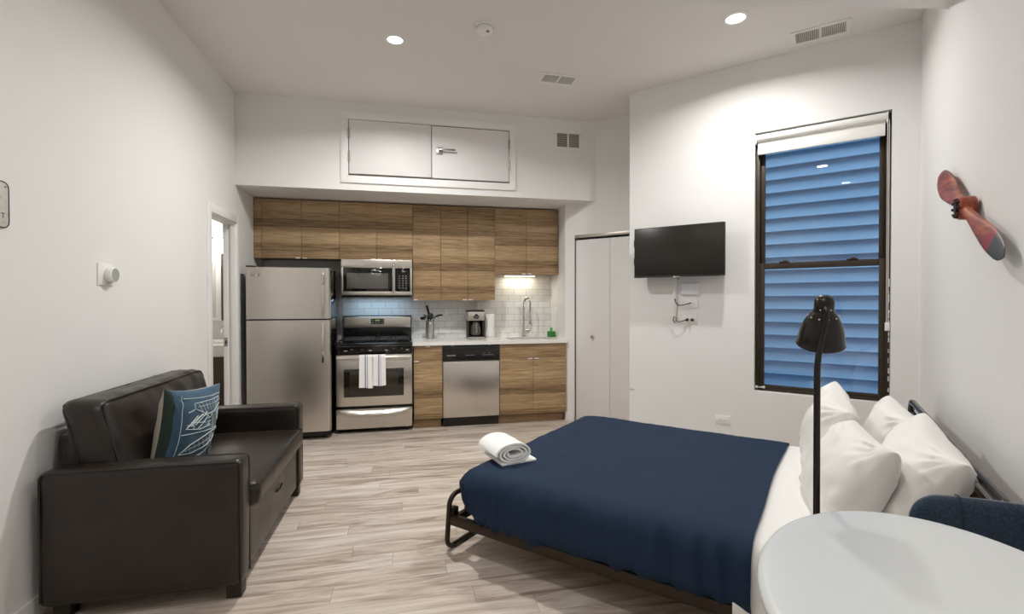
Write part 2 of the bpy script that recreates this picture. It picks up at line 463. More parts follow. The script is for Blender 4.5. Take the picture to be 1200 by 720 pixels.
WS0, WS1, WZ0, WZ1 = 1.045, 1.911, 0.610, 2.684
m = M(FW); d_ = 0.16
m.box(0.09, WS0, 0, d_, 0, ZC); m.box(WS1, LW + .2, 0, d_, 0, ZC); m.box(WS0, WS1, 0, d_, 0, WZ0); m.box(WS0, WS1, 0, d_, WZ1, ZC)
struct('wall_window', m, WALL, smooth=0)
m = M(FR); m.box(-0.0, 5.83, 0, 0.12, 0, ZC); struct('wall_right', m, WALL, smooth=0)
m = M(); m.box(XL - .1, pR.x + .25, -1.62, -1.5, 0, ZC); struct('wall_back', m, WALL, smooth=0)
# dropped beam across the ceiling
bq = P1 + wR * 0.80
m = M(); bdir = Vector((-1.884, 0.333, 0)).normalized(); bl = Vector((XL, 0, 0)); k = (XL - bq.x) / bdir.x; bl = bq + bdir * k
br2 = P1 + wR * 1.25; bl2 = br2 + bdir * ((XL - br2.x) / bdir.x)
m.prism([bl[:2], bq[:2], br2[:2], bl2[:2]], 2.919, ZC); struct('trim_ceiling_beam', m, WALL, smooth=0)
# baseboards
m = M(); m.box(XL, XL + .014, -1.5, 4.195, 0, 0.095, .003); struct('baseboard_left', m, TRIM)
m = M(FC); m.box(-.90, -.815, -.014, 0, 0, 0.095, .003); struct('baseboard_closet', m, TRIM)
m = M(FW); m.box(0.0, LW, -.014, 0, 0, 0.095, .003); struct('baseboard_window', m, TRIM)
m = M(FR); m.box(0.02, 5.5, -.014, 0, 0, 0.095, .003); struct('baseboard_right', m, TRIM)
# tiled splashback
m = M(); m.box(-0.72, 1.73, YW - .012, YW, 0.88, 1.79); struct('wall_backsplash', m, TILE, smooth=0)

# bathroom beyond the doorway
BX0, BX1, BY0, BY1, BZ = -3.2, XL - T_, 3.7, 6.35, 2.45
m = M(); m.box(BX0, BX1, BY0, BY1, -.05, 0); struct('floor_bathroom', m, mat('bath_floor', (190, 188, 184), .4), smooth=0)
m = M(); m.box(BX0, BX1, BY0, BY1, BZ, BZ + .05); struct('ceiling_bathroom', m, CEIL, smooth=0)
m = M(); m.box(BX0, BX1 + .1, BY1, BY1 + .08, 0, BZ); m.box(BX1, BX1 + .1, 5.8, BY1, 0, BZ); struct('wall_bathroom_back', m, WALL, smooth=0)
m = M(); m.box(BX0 - .08, BX0, BY0, BY1, 0, BZ); m.box(BX0, BX1, BY0 - .08, BY0, 0, BZ); struct('wall_bathroom_side', m, WALL, smooth=0)

# bathroom doorway: jambs, casing, strike plate
d1 = sroot('door_1', (XL, (DY0 + DY1) / 2, 0), 'white cased doorway into the bathroom beside the fridge', 'doorway')
m = M()
for y0, y1, z0, z1 in ((DY0 - .07, DY0, 0, DZ + .07), (DY1, DY1 + .07, 0, DZ + .07), (DY0, DY1, DZ, DZ + .07)):
    m.box(XL, XL + .016, y0, y1, z0, z1, .003)
obj('casing', m, TRIM, d1)
m = M()
m.box(XL - T_, XL + .004, DY0 - .001, DY0 + .012, 0, DZ, .001); m.box(XL - T_, XL - .062, DY1 - .014, DY1 + .001, 0, DZ, .001)
m.box(XL - .04, XL + .004, DY1 - .014, DY1 + .001, 0, DZ, .001); m.box(XL - T_, XL + .004, DY0, DY1, DZ - .012, DZ, .001)
obj('jamb', m, TRIM, d1)
m = M(); m.box(XL - .095, XL - .066, DY1 - .0165, DY1 - .0135, .93, 1.01, .001); m.box(XL - .086, XL - .075, DY1 - .018, DY1 - .016, .955, .985, .0005, mi=1)
obj('strike_plate', m, [SATIN, BLACKP], d1)

# closet bifold door
d2 = sroot('door_2', FC @ Vector((-.4, .03, 0)), 'white bifold closet door with a small knob beside the kitchen', 'door', RZW)
s0 = -0.805; w_ = 0.402
for i in range(2):
    m = M(FC); m.box(s0 + .004 + i * w_ * .9985, s0 + w_ + .0015 + i * w_, .012, .044, .012, 2.012, .004)
    lf = obj('door_leaf', m, DOORW, d2)
    if i == 0:
        m = M(FC); m.lathe([(0.006, 0), (0.006, .014), (.014, .02), (.016, .027), (.011, .034), (0, .036)], (s0 + .206, .012, .951), (0, -1, 0), 16)
        obj('knob', m, SATIN, lf)
m = M(FC); m.box(s0 - .004, 0, -.006, .05, 2.032, 2.067, .004); obj('track', m, mat('track_metal', (188, 182, 176), .35, .7), d2)
m = M(FC); m.box(s0 - .006, s0 + .002, -.004, .04, 0, 2.05, .002); obj('frame', m, GREYP, d2)

# access doors high in the bulkhead
d3 = sroot('door_3', (.24, YBK, 2.48), 'pair of white access doors framed high above the kitchen cabinets', 'door')
m = M()
ox0, ox1, oz0, oz1, ix0, ix1, iz0, iz1 = -.622, 1.094, 2.482, 3.162, -.552, 1.028, 2.552, 3.092
for poly in ([(ox0, oz0), (ox1, oz0), (ix1, iz0), (ix0, iz0)], [(ox0, oz1), (ix0, iz1), (ix1, iz1), (ox1, oz1)], [(ox0, oz0), (ix0, iz0), (ix0, iz1), (ox0, oz1)], [(ox1, oz0), (ox1, oz1), (ix1, iz1), (ix1, iz0)]):
    m.prism(poly, YBK - .018, YBK, axis='y', bev=.002)
obj('frame', m, TRIM, d3)
m = M(); m.box(ix0, ix1, YBK - .004, YBK - .001, iz0, iz1); obj('opening', m, VENTDK, d3)
for a, b, tz in ((ix0 + .008, .233, .008), (.241, ix1 - .008, -.004)):
    m = M(); m.box(a, b, YBK - .026, YBK - .005, iz0 + .014 + max(0, tz) * .4, iz1 - .008 + min(0, tz), .002); lf = obj('door_leaf', m, DOORW, d3)
    hx = a - .006 if a < 0 else b - .004
    for hz in (2.68, 2.90):
        m = M(); m.cyl((hx + .005, YBK - .027, hz), (hx + .005, YBK - .027, hz + .10), .006, n=8); m.box(hx - .004, hx + .014, YBK - .026, YBK - .024, hz, hz + .1)
        obj('hinge', m, SATIN, lf)
    if a > 0:
        m = M(); m.box(.285, .345, YBK - .036, YBK - .025, 2.80, 2.87, .003); m.cyl((.315, YBK - .036, 2.84), (.315, YBK - .065, 2.84), .010, n=12)
        m.box(.305, .47, YBK - .072, YBK - .06, 2.832, 2.85, .004); m.cyl((.31, YBK - .036, 2.815), (.31, YBK - .042, 2.815), .009, n=12)
        obj('handle', m, SATIN, lf)

# window
win = sroot('window_1', FW @ Vector((1.47, .08, WZ0)), 'brown double hung window with neighbouring clapboard wall beyond', 'window', RZW)
m = M(FW)
f0, f1 = WS0 + .0005, WS1 - .0005
m.box(f0, f0 + .03, .055, .14, WZ0 + .008, 2.676, .003); m.box(f1 - .03, f1, .055, .14, WZ0 + .008, 2.676, .003)
m.box(f0 + .03, f1 - .03, .055, .14, WZ0 + .008, WZ0 + .022, .003); m.box(f0 + .03, f1 - .03, .055, .14, 2.65, 2.676, .003)
obj('frame', m, FRAMEBR, win)
def sash(y0, y1, z0, z1, bot, top, name):
    m = M(FW); a, b = f0 + .03, f1 - .03
    m.box(a, a + .034, y0, y1, z0, z1, .003); m.box(b - .034, b, y0, y1, z0, z1, .003)
    m.box(a + .034, b - .034, y0, y1, z0, z0 + bot, .003); m.box(a + .034, b - .034, y0, y1, z1 - top, z1, .003)
    o = obj(name, m, FRAMEBR, win)
    m = M(FW); m.box(a + .03, b - .03, (y0 + y1) / 2 - .002, (y0 + y1) / 2 + .002, z0 + bot - .005, z1 - top + .005); obj('pane', m, GLASS, o, smooth=0)
    return o
up = sash(.095, .125, 1.615, 2.65, .03, .03, 'upper_sash')
lo = sash(.060, .090, WZ0 + .022, 1.642, .028, .048, 'lower_sash')
for q in (1.25, 1.69):
    m = M(FW); m.box(q - .035, q + .035, .052, .066, 1.642, 1.652, .003); m.box(q - .012, q + .02, .05, .062, 1.65, 1.659, .002); obj('sash_lock', m, FRAMEBR, lo)
m = M(FW)
random.seed(3)
for i in range(20):    # flaking paint along the frame edge
    z = random.uniform(WZ0 + .02, 1.5); q = f1 - .009
    m.box(q - .001, q + random.uniform(.002, .006), .05, .056, z, z + random.uniform(.006, .04))
for i in range(14):
    q = f0 + random.uniform(.0, .06); m.box(q, q + random.uniform(.004, .02), .052, .0555, WZ0 + .012 + random.uniform(0, .02), WZ0 + .02 + random.uniform(0.005, .02))
obj('chipped_paint', m, TRIM, win, smooth=0)

# neighbour's clapboard wall outside
m = M(FW)
pitch = .142; y0_ = 1.75
for i in range(40):
    z = -0.6 + i * pitch
    m.prism([(y0_ - .058, z), (y0_ - .060, z + .006), (y0_ - .055, z + .014), (y0_ - .006, z + pitch + .004), (y0_ + .05, z + pitch + .004), (y0_ + .05, z)], -3.5, 11.0, axis='x')
o = struct('wall_outside', m, SIDING, smooth=0, label='clapboard wall of the neighbouring building seen through window', cat='wall')

# ------------------------------------------------------------------ roller blind and its chain
bl = thing('roller_blind', 'white roller blind rolled up at the top of window', 'blind', FW @ Vector((1.47, .03, 2.51)), RZW)
a, b = 1.056, 1.880
m = M(FW); m.prism([(0.006, 2.66), (0.014, 2.672), (.052, 2.674), (.052, 2.618), (.012, 2.618), (.002, 2.628), (-.002, 2.645)], a, b, axis='x', bev=.002); obj('cassette', m, BLIND, bl)
m = M(FW); m.box(a + .006, b - .006, .030, .033, 2.53, 2.63); obj('fabric', m, BLIND, bl)
m = M(FW); m.box(a + .006, b - .006, .016, .038, 2.512, 2.568, .004); obj('bottom_bar', m, WHITEP, bl)
for q in (b + .001, a - .010):
    m = M(FW); m.box(q, q + .009, .006, .05, 2.60, 2.674, .002); obj('end_bracket', m, WHITEP, bl)
m = M(FW)
for q in (1.888, 1.897): m.tube([(q, .02, 2.62), (q, .016, 1.9), (q, .012, 1.145)], .0022, 6)
obj('bead_chain', m, WHITEP, bl)
m = M(FW); m.box(1.878, 1.906, -.002, .022, 1.125, 1.185, .004); obj('chain_tensioner', m, WHITEP, bl)

# ------------------------------------------------------------------ ceiling fittings
def downlight(x, y, r, label, group=None, watts=60, z=ZC, size=None, spread=158):
    t = thing('recessed_light', label, 'ceiling light', (x, y, z - .012), group=group)
    m = M(); m.lathe([(r * .86, -.008), (r * .9, -.010), (r * 1.18, -.004), (r * 1.2, 0), (r * .8, 0)], (x, y, z), n=32); obj('trim_ring', m, TRIM, t)
    m = M(); m.lathe([(0, -.0045), (r * .86, -.0045), (r * .86, -.002), (0, -.002)], (x, y, z), n=32); obj('lens', m, LENS, t)
    L = bpy.data.lights.new('downlight', 'AREA'); L.shape = 'DISK'; L.size = size or r * 1.7; L.energy = watts; L.color = (1, .988, .95)
    L.spread = math.radians(spread)
    lo = bpy.data.objects.new('downlight', L); C.objects.link(lo); lo.location = (x, y, z - .016)
    return t
W_ = 44
downlight(-.083, 3.635, .064, 'round recessed light glowing over the kitchen floor', watts=62)
downlight(2.18, 2.879, .072, 'round recessed light glowing near the window wall', watts=34)
downlight(-.2, 1.35, .07, 'added recessed fill light behind the beam on the sofa side', watts=11)  # out of view, added as fill for the near end of the room
downlight(.35, .65, .07, 'added recessed fill light behind the beam beside the oval table', watts=13)  # another unseen fixture, put in only to fill the table corner
downlight(-.45, -.5, .07, 'added recessed fill light at the rear of the room', watts=10)  # invented lamp behind the camera, weak fill

t = thing('smoke_detector', 'round white smoke detector on the ceiling', 'smoke detector', (.532, 3.336, ZC - .045))
m = M(); m.lathe([(0, 0), (.070, 0), (.070, -.010), (.066, -.014), (.060, -.014)], (.532, 3.336, ZC), n=36); obj('base', m, WHITEP, t)
m = M(); m.lathe([(.058, -.014), (.060, -.030), (.052, -.042), (.03, -.046), (0, -.046)], (.532, 3.336, ZC), n=36); obj('cover', m, WHITEP, t)
m = M(); m.lathe([(.012, -.044), (.012, -.048), (0, -.048)], (.55, 3.31, ZC), n=12); obj('test_button', m, GREYP, t)

def vent(name, label, T, lx, ly, nsl, rz, base, hor=True):
    """T: local frame with x long side, y short side, z out of the surface"""
    t = thing(name, label, 'vent', base, rz); b = .028
    m = M(T)
    m.box(-lx / 2, lx / 2, -ly / 2, -ly / 2 + b, 0, .008, .002); m.box(-lx / 2, lx / 2, ly / 2 - b, ly / 2, 0, .008, .002)
    m.box(-lx / 2, -lx / 2 + b, -ly / 2 + b, ly / 2 - b, 0, .008, .002); m.box(lx / 2 - b, lx / 2, -ly / 2 + b, ly / 2 - b, 0, .008, .002)
    m.box(-.008, .008, -ly / 2 + b, ly / 2 - b, 0, .007, .001)
    for sx in (-1, 1): m.cyl((sx * (lx / 2 - .014), 0, .008), (sx * (lx / 2 - .014), 0, .010), .005, n=8)
    obj('frame', m, WHITEP, t)
    m = M(T); m.box(-lx / 2 + b, lx / 2 - b, -ly / 2 + b, ly / 2 - b, 0.0003, .001); obj('backing', m, VENTDK, t)
    m = M(T)
    for sx in (-1, 1):
        xa, xb = (.008, lx / 2 - b) if sx > 0 else (-lx / 2 + b, -.008)
        if hor:
            for i in range(nsl):
                y = -ly / 2 + b + (i + .5) * (ly - 2 * b) / nsl
                m.box(xa, xb, y - .0007, y + .0007, .0008, .0055)
        else:
            for i in range(nsl):
                x = xa + (i + .5) * (xb - xa) / nsl
                m.box(x - .0011, x + .0011, -ly / 2 + b, ly / 2 - b, .0008, .0065, rot=Matrix.Rotation(.5, 3, 'Y'))
    obj('louvers', m, WHITEP, t)
    return t
def down(x, y, rz): return Matrix.Translation((x, y, ZC)) @ Matrix.Rotation(rz, 4, 'Z') @ Matrix.Rotation(PI, 4, 'X')
vent('ceiling_vent', 'small white ceiling vent above the kitchen end', down(1.28, 3.985, 0.03), .33, .185, 9, .03, (1.28, 3.985, ZC))
vent('ceiling_vent', 'white ceiling vent near the window wall', down(2.89, 2.905, -PI / 4), .36, .21, 16, -PI / 4, (2.89, 2.905, ZC), hor=False)
vent('wall_vent', 'white two panel vent on the wall right of the access doors', Matrix.Translation((1.665, YBK, 3.04)) @ Matrix.Rotation(PI / 2, 4, 'X'), .30, .20, 9, 0, (1.665, YBK, 2.94))

# ------------------------------------------------------------------ left wall fittings
t = thing('thermostat', 'round white dial thermostat on the left wall', 'thermostat', (XL, 2.90, 1.43))
m = M(); m.box(XL, XL + .006, 2.835, 2.965, 1.425, 1.54, .002); obj('back_plate', m, WHITEP, t)
m = M(); m.lathe([(0.036, 0.004), (.041, .007), (.042, .028), (.040, .036), (.034, .038)], (XL, 2.922, 1.483), (1, 0, 0), 32); obj('dial', m, WHITEP, t)
m = M(); m.lathe([(.034, .0372), (.033, .039), (0, .040)], (XL, 2.922, 1.483), (1, 0, 0), 32); obj('face', m, mat('thermostat_face', (168, 172, 170), .25), t)
t = thing('wall_sign', 'aged white metal sign with worn dark rim on left wall', 'sign', (XL, 2.08, 1.63))
sh = []
for cy, cz, a0 in ((2.255, 1.785, 0), (1.905, 1.785, PI / 2), (1.905, 1.655, PI), (2.255, 1.655, 1.5 * PI)):
    for i in range(6): sh.append((cy + .024 * math.cos(a0 + i * PI / 10), cz + .024 * math.sin(a0 + i * PI / 10)))
m = M(); m.prism(sh, XL + .001, XL + .006, axis='x', bev=.001); obj('plate', m, SIGN, t)
m = M(); m.tube([(XL + .006, y, z) for y, z in sh], .0022, 6, closed=True); obj('rim', m, mat('sign_rim', (44, 36, 30), .6), t)
m = M(); text_mesh(m, 'T', .03, Matrix.Translation((XL + .0062, 2.250, 1.676)) @ Matrix.Rotation(PI / 2, 4, 'Z') @ Matrix.Rotation(PI / 2, 4, 'X')); obj('lettering', m, mat('sign_ink', (70, 64, 58), .7), t, smooth=0)

# ------------------------------------------------------------------ cabinets
def tab(m, x0, x1, y, z): m.box(x0, x1, y - .010, y + .004, z - .003, z + .009, .002)
def upper(label, xs, z0, z1=2.403, tabs=(), name='wall_cabinet'):
    yf = 5.373
    t = thing(name, label, 'cabinet', ((xs[0] + xs[-1]) / 2, 5.53, z0), group='wood wall cabinets')
    m = M(); m.box(xs[0] + .001, xs[-1] - .001, yf + .021, YW - .013, z0 + .006, z1, .001); obj('body', m, WOOD, t)
    for i, (a, b) in enumerate(zip(xs, xs[1:])):
        m = M(); m.box(a + .0016, b - .0016, yf, yf + .02, z0, z1 - .003, .0012); d = obj('door', m, WOOD, t)
        for (ti, px) in tabs:
            if ti == i:
                m = M(); tab(m, px - .022, px + .022, yf, z0); obj('pull_tab', m, TABM, d)
    return t
upper('wood wall cabinet above the fridge', (-1.466, -1.084, -.708), 1.79, tabs=((0, -1.12), (1, -1.05)))
upper('wood wall cabinet above the microwave', (-.708, -.328, .055), 1.79, tabs=((0, -.362), (1, -.294)))
upper('tall single door wood cabinet right of the microwave', (.055, .36), 1.352, tabs=((0, .085),))
upper('tall two door wood cabinet above the coffee maker', (.36, .659, .97), 1.352, tabs=((0, .625), (1, .692)))
sk = upper('short two door wood cabinet above the sink', (.97, 1.34, 1.722), 1.65, tabs=((0, 1.306), (1, 1.374)))
m = M(); m.box(XL + .001, -1.468, 5.38, 5.69, 1.79, 2.403, .001); tag(obj('filler_panel', m, WOOD), 'narrow wood filler panel between left wall and fridge cabinet', 'panel')
def base_cab(label, x0, x1, splits, tabs, drawer_tab=None, drawer_name='drawer'):
    t = thing('base_cabinet', label, 'cabinet', ((x0 + x1) / 2, 5.4, 0), group='wood base cabinets')
    m = M()
    if drawer_name == 'drawer': m.box(x0 + .001, x1 - .001, YB + .021, YW - .013, .10, .872, .001)
    else:      # open under the sink
        m.box(x0 + .001, x1 - .001, YB + .021, YW - .013, .10, .69, .001); m.box(x0 + .001, x0 + .02, YB + .021, YW - .013, .68, .872); m.box(x1 - .02, x1 - .001, YB + .021, YW - .013, .68, .872); m.box(x0 + .02, x1 - .02, YB + .021, YB + .035, .68, .872); m.box(x0 + .02, x1 - .02, YW - .03, YW - .013, .68, .872)
    obj('body', m, WOOD, t)
    m = M(); m.box(x0 + .001, x1 - .012, YB + .062, YB + .08, 0.0, .10, .001); obj('toe_kick', m, WOOD, t)
    m = M(); m.box(x0 + .0016, x1 - .0016, YB, YB + .02, .719, .870, .0012); d = obj(drawer_name, m, WOOD, t)
    if drawer_tab is not None:
        m = M(); tab(m, drawer_tab - .022, drawer_tab + .022, YB, .862); obj('pull_tab', m, TABM, d)
    for i, (a, b) in enumerate(zip(splits, splits[1:])):
        m = M(); m.box(a + .0016, b - .0016, YB, YB + .02, .1, .716, .0012); d = obj('door', m, WOOD, t)
        for ti, px in tabs:
            if ti == i:
                m = M(); tab(m, px - .025, px + .025, YB, .706); obj('pull_tab', m, TABM, d)
    return t
base_cab('narrow wood base cabinet between range and dishwasher', .057, .356, (.057, .356), ((0, .085),), .205)
base_cab('wide wood base cabinet under the sink', .968, 1.725, (.968, 1.346, 1.725), ((0, 1.312), (1, 1.382)), None, 'false_front')

# countertop with a sink cut-out
SX0, SX1, SY0, SY1 = 1.10, 1.60, 5.17, 5.53
m = M()
m.box(.047, SX0, YB - .03, YW - .013, .876, .914); m.box(SX1, 1.729, YB - .03, YW - .013, .876, .914)
m.box(SX0, SX1, YB - .03, SY0, .876, .914); m.box(SX0, SX1, SY1, YW - .013, .876, .914)
tag(obj('countertop', m, QUARTZ, smooth=0), 'white stone countertop over the base cabinets', 'countertop')
t = thing('kitchen_sink', 'stainless undermount sink basin set in the countertop', 'sink', (1.35, 5.35, .70))
m = M()
for x0, x1, y0, y1 in ((SX0 - .012, SX0, SY0 - .012, SY1 + .012), (SX1, SX1 + .012, SY0 - .012, SY1 + .012), (SX0, SX1, SY0 - .012, SY0), (SX0, SX1, SY1, SY1 + .012)):
    m.box(x0, x1, y0, y1, .73, .8755)
m.box(SX0 - .012, SX1 + .012, SY0 - .012, SY1 + .012, .72, .73); obj('basin', m, STEELH, t)
m = M(); m.lathe([(0, 0), (.04, 0), (.045, .003), (.03, .004), (0, .002)], (1.35, 5.38, .73), n=24); obj('drain', m, CHROME, t)
t = thing('kitchen_faucet', 'chrome spring neck kitchen faucet behind the sink', 'faucet', (1.36, 5.60, .914))
fx, fy = 1.362, 5.60
m = M(); m.lathe([(.030, 0), (.030, .006), (.020, .012), (.019, .075), (.014, .082), (.014, .34)], (fx, fy, .914), n=24); obj('riser', m, CHROME, t)
path = [(fx, fy, 1.24)] + [(fx + .028 - .028 * math.cos(a), fy - .045 + .045 * math.cos(a), 1.30 + .075 * math.sin(a)) for a in [i * PI / 12 for i in range(13)]] + [(fx + .056, fy - .09, 1.2)]
m = M(); m.tube(path, .0085, 10); obj('hose', m, SATIN, t)
m = M()
hel = []
P_ = [Vector(p) for p in path]
for i in range(len(P_) - 1):
    for q in range(12):
        u = q / 12; p = P_[i].lerp(P_[i + 1], u); tg = (P_[i + 1] - P_[i]).normalized(); s1 = tg.cross(Vector((.3, .9, .1))).normalized(); s2 = tg.cross(s1)
        a = (i * 12 + q) * 2 * PI / 7; hel.append(p + (s1 * math.cos(a) + s2 * math.sin(a)) * .012)
m.tube(hel, .0022, 5); obj('spring', m, CHROME, t)
m = M(); m.lathe([(0, 0), (.014, 0), (.017, .01), (.015, .09), (.010, .13), (0.009, .16)], (fx + .056, fy - .09, 1.06), n=20); obj('spray_head', m, CHROME, t)
m = M(); m.tube([(fx, fy, 1.11), (fx + .03, fy - .05, 1.112), (fx + .05, fy - .082, 1.112)], .005, 8); m.lathe([(.017, 0), (.021, 0), (.021, .012), (.017, .012)], (fx + .056, fy - .09, 1.106), n=18); obj('spray_holder', m, CHROME, t)
m = M(); m.cyl((fx, fy, .985), (fx + .07, fy - .012, .985), .017, n=16); m.tube([(fx + .07, fy - .012, .985), (fx + .082, fy - .014, 1.0), (fx + .094, fy - .016, 1.075)], [.010, .010, .007], 10); obj('lever', m, CHROME, t)

t = thing('soap_bottle', 'squat green dish soap bottle with pump on countertop corner', 'soap dispenser', (1.665, 5.47, .914))
m = M(); m.box(1.618, 1.712, 5.445, 5.495, .914, .982, .010, 3); obj('bottle', m, SOAPG, t)
m = M(); m.lathe([(.014, 0), (.014, .014), (.009, .018), (.009, .024), (.016, .026), (.018, .036), (.012, .046), (0, .048)], (1.665, 5.47, .978), n=18); m.tube([(1.665, 5.47, 1.014), (1.650, 5.45, 1.014), (1.643, 5.44, 1.008)], .005, 8); obj('pump', m, SOAPP, t)

# LED bar under the sink cabinet
t = thing('under_cabinet_light', 'lit strip light under the short cabinet over the sink', 'light', (1.31, 5.60, 1.625))
m = M(); m.box(1.13, 1.50, 5.585, 5.635, 1.642, 1.654, .002); obj('housing', m, WHITEP, t)
m = M(); m.box(1.135, 1.495, 5.59, 5.63, 1.634, 1.643, .002); obj('diffuser', m, LEDBAR, t)
L = bpy.data.lights.new('led_strip', 'AREA'); L.shape = 'RECTANGLE'; L.size = .36; L.size_y = .035; L.energy = 1.6; L.color = (1, .90, .70)
o = bpy.data.objects.new('led_strip', L); C.objects.link(o); o.location = (1.315, 5.61, 1.63)

# ------------------------------------------------------------------ fridge
FX0, FX1, FY, FZ = -1.482, -.736, 4.90, 1.662
t = thing('refrigerator', 'stainless top freezer refrigerator left of the range', 'refrigerator', (-1.11, 5.28, 0))
m = M(); m.box(FX0 + .004, FX1 - .004, FY + .075, 5.66, .03, FZ - .004, .006); obj('cabinet', m, BLACKG, t)
def fdoor(z0, z1, name):
    m = M()
    prof = [(FX0, FY + .07), (FX0, FY + .018)] + [(FX0 + .018 - .018 * math.cos(a), FY + .018 - .018 * math.sin(a)) for a in (.4, .8, 1.2)] + [(FX0 + .02, FY), (-1.11, FY - .004), (FX1 - .03, FY)] + [(FX1 - .03 + .03 * math.sin(a), FY + .03 - .03 * math.cos(a)) for a in (.4, .8, 1.2)] + [(FX1, FY + .03), (FX1, FY + .07)]
    m.prism(prof, z0, z1, bev=0); return obj(name, m, STEEL, t, smooth=50)
fz = fdoor(1.174, FZ, 'freezer_door'); fd = fdoor(.085, 1.160, 'fridge_door')
def fhandle(z0, z1, flip, par):
    y = FY - .05; x = -.792
    pts = [(x, FY, z0), (x, y, z0 + .03), (x, y, z1 - .03), (x, FY, z1)]
    m = M(); m.box(x - .013, x + .013, y - .008, y + .010, z0 + .01, z1 - .01, .006, 3)
    for zz in (z0 + .03, z1 - .03): m.box(x - .012, x + .012, y, FY + .002, zz - .022, zz + .022, .005)
    obj('handle', m, STEELH, par)
    m = M(); zz = z1 - .13 if not flip else z0 + .02; m.box(x - .0135, x + .0135, y - .010, y + .011, zz, zz + .11, .006, 3); obj('handle_grip', m, CHROME, par)
fhandle(1.185, 1.63, False, fz); fhandle(.735, 1.150, True, fd)
m = M(); m.box(-1.435, -1.355, FY - .006, FY + .001, 1.578, 1.600, .002); obj('badge', m, CHROME, fz)
m = M(); m.box(FX0 + .0, FX0 + .06, FY + .02, FY + .12, FZ, FZ + .018, .004); obj('hinge_cover', m, mat('hinge_brown', (60, 46, 36), .5), t)
m = M(); m.box(FX0 + .01, FX1 - .01, FY + .06, FY + .08, .025, .08, .002); obj('kick_grille', m, BLACKP, t)
for x in (FX0 + .06, FX1 - .06):
    for y in (FY + .12, 5.58):
        m = M(); m.cyl((x, y, 0), (x, y, .032), .02, n=12); obj('foot', m, GREYP, t)

# ------------------------------------------------------------------ range
RX0, RX1, RY = -.708, .043, 5.062
t = thing('gas_range', 'stainless gas range between fridge and wood cabinets', 'stove', (-.333, 5.36, 0))
m = M(); m.box(RX0 + .002, RX1 - .002, RY + .045, 5.68, .03, .885, .002); obj('body', m, BLACKE, t)
for x in (RX0 + .06, RX1 - .06):
    for y in (RY + .09, 5.6):
        m = M(); m.cyl((x, y, 0), (x, y, .032), .02, n=12); obj('foot', m, BLACKP, t)
m = M(); m.prism([(RY - .01, .895), (RY - .01, .912), (RY + .02, .918), (5.60, .918), (5.60, .885), (RY + .02, .885)], RX0, RX1, axis='x', bev=.002); obj('cooktop', m, BLACKE, t)
m = M(); m.prism([(RY - .004, .806), (RY - .014, .88), (RY - .01, .895), (RY + .05, .895), (RY + .05, .806)], RX0 + .001, RX1 - .001, axis='x', bev=.002); cp = obj('control_panel', m, BLACKE, t)
for x in (-.555, -.455, -.145, -.065):
    m = M(); m.lathe([(0.021, 0), (.021, .012), (.016, .016), (.014, .03), (0, .031)], (x, RY - .009, .842), (0, -1, -.1), 18); m.box(x - .004, x + .004, RY - .046, RY - .03, .828, .858, .002); obj('knob', m, BLACKP, cp)
PMARK = mat('panel_marks', (190, 188, 184), .5)
for x in (-.61, -.375, -.215, -.005):
    m = M(); m.box(x - .016, x + .014, RY - .0122, RY - .0075, .838, .845); obj('marking', m, PMARK, cp)
# grates and burners
for gx0, gx1 in ((RX0 + .03, -.345), (-.32, RX1 - .03)):
    m = M(); z = .945
    for x in (gx0, (gx0 + gx1) / 2, gx1): m.box(x - .006, x + .006, RY + .05, 5.56, z - .008, z + .004, .002)
    for y in (RY + .05, RY + .17, RY + .29, RY + .40, 5.56): m.box(gx0, gx1, y - .006, y + .006, z - .008, z + .004, .002)
    for x in (gx0, gx1):
        for y in (RY + .05, 5.56, RY + .29): m.box(x - .007, x + .007, y - .007, y + .007, .917, z)
    for cx_ in ((gx0 * 3 + gx1) / 4, (gx0 + gx1 * 3) / 4):
        for y in (RY + .11, RY + .23, RY + .345, RY + .45): m.box(cx_ - .045, cx_ + .045, y - .005, y + .005, z - .006, z + .006, .002)
    obj('grate', m, IRON, t)
    for y in (RY + .15, RY + .40):
        m = M(); m.lathe([(.05, 0), (.05, .006), (.036, .008), (.036, .016), (.03, .020), (0, .021)], ((gx0 + gx1) / 2, y, .917), n=22); obj('burner', m, IRON, t)
# backguard
m = M(); m.box(RX0 + .004, RX1 - .004, 5.60, 5.685, .885, 1.178, .006); bg = obj('backguard', m, BLACKE, t)
m = M(); m.box(RX0 + .012, RX1 - .012, 5.588, 5.604, 1.042, 1.168, .008, 3); obj('backguard_panel', m, STEELH, bg)
m = M(); m.box(-.405, -.262, 5.584, 5.590, 1.082, 1.144, .006); obj('clock_panel', m, BLACKP, bg)
m = M(); m.box(-.360, -.308, 5.5825, 5.5845, 1.116, 1.134); obj('clock_display', m, GREENLCD, bg)
m = M()
for x in (-.392, -.375, -.35, -.33, -.31, -.285, -.272): m.box(x - .006, x + .006, 5.5825, 5.5845, 1.092, 1.102)
for x in (-.385, -.28): m.box(x - .008, x + .008, 5.5825, 5.5845, 1.118, 1.128)
obj('clock_buttons', m, mat('button_grey', (150, 150, 150), .5), bg)
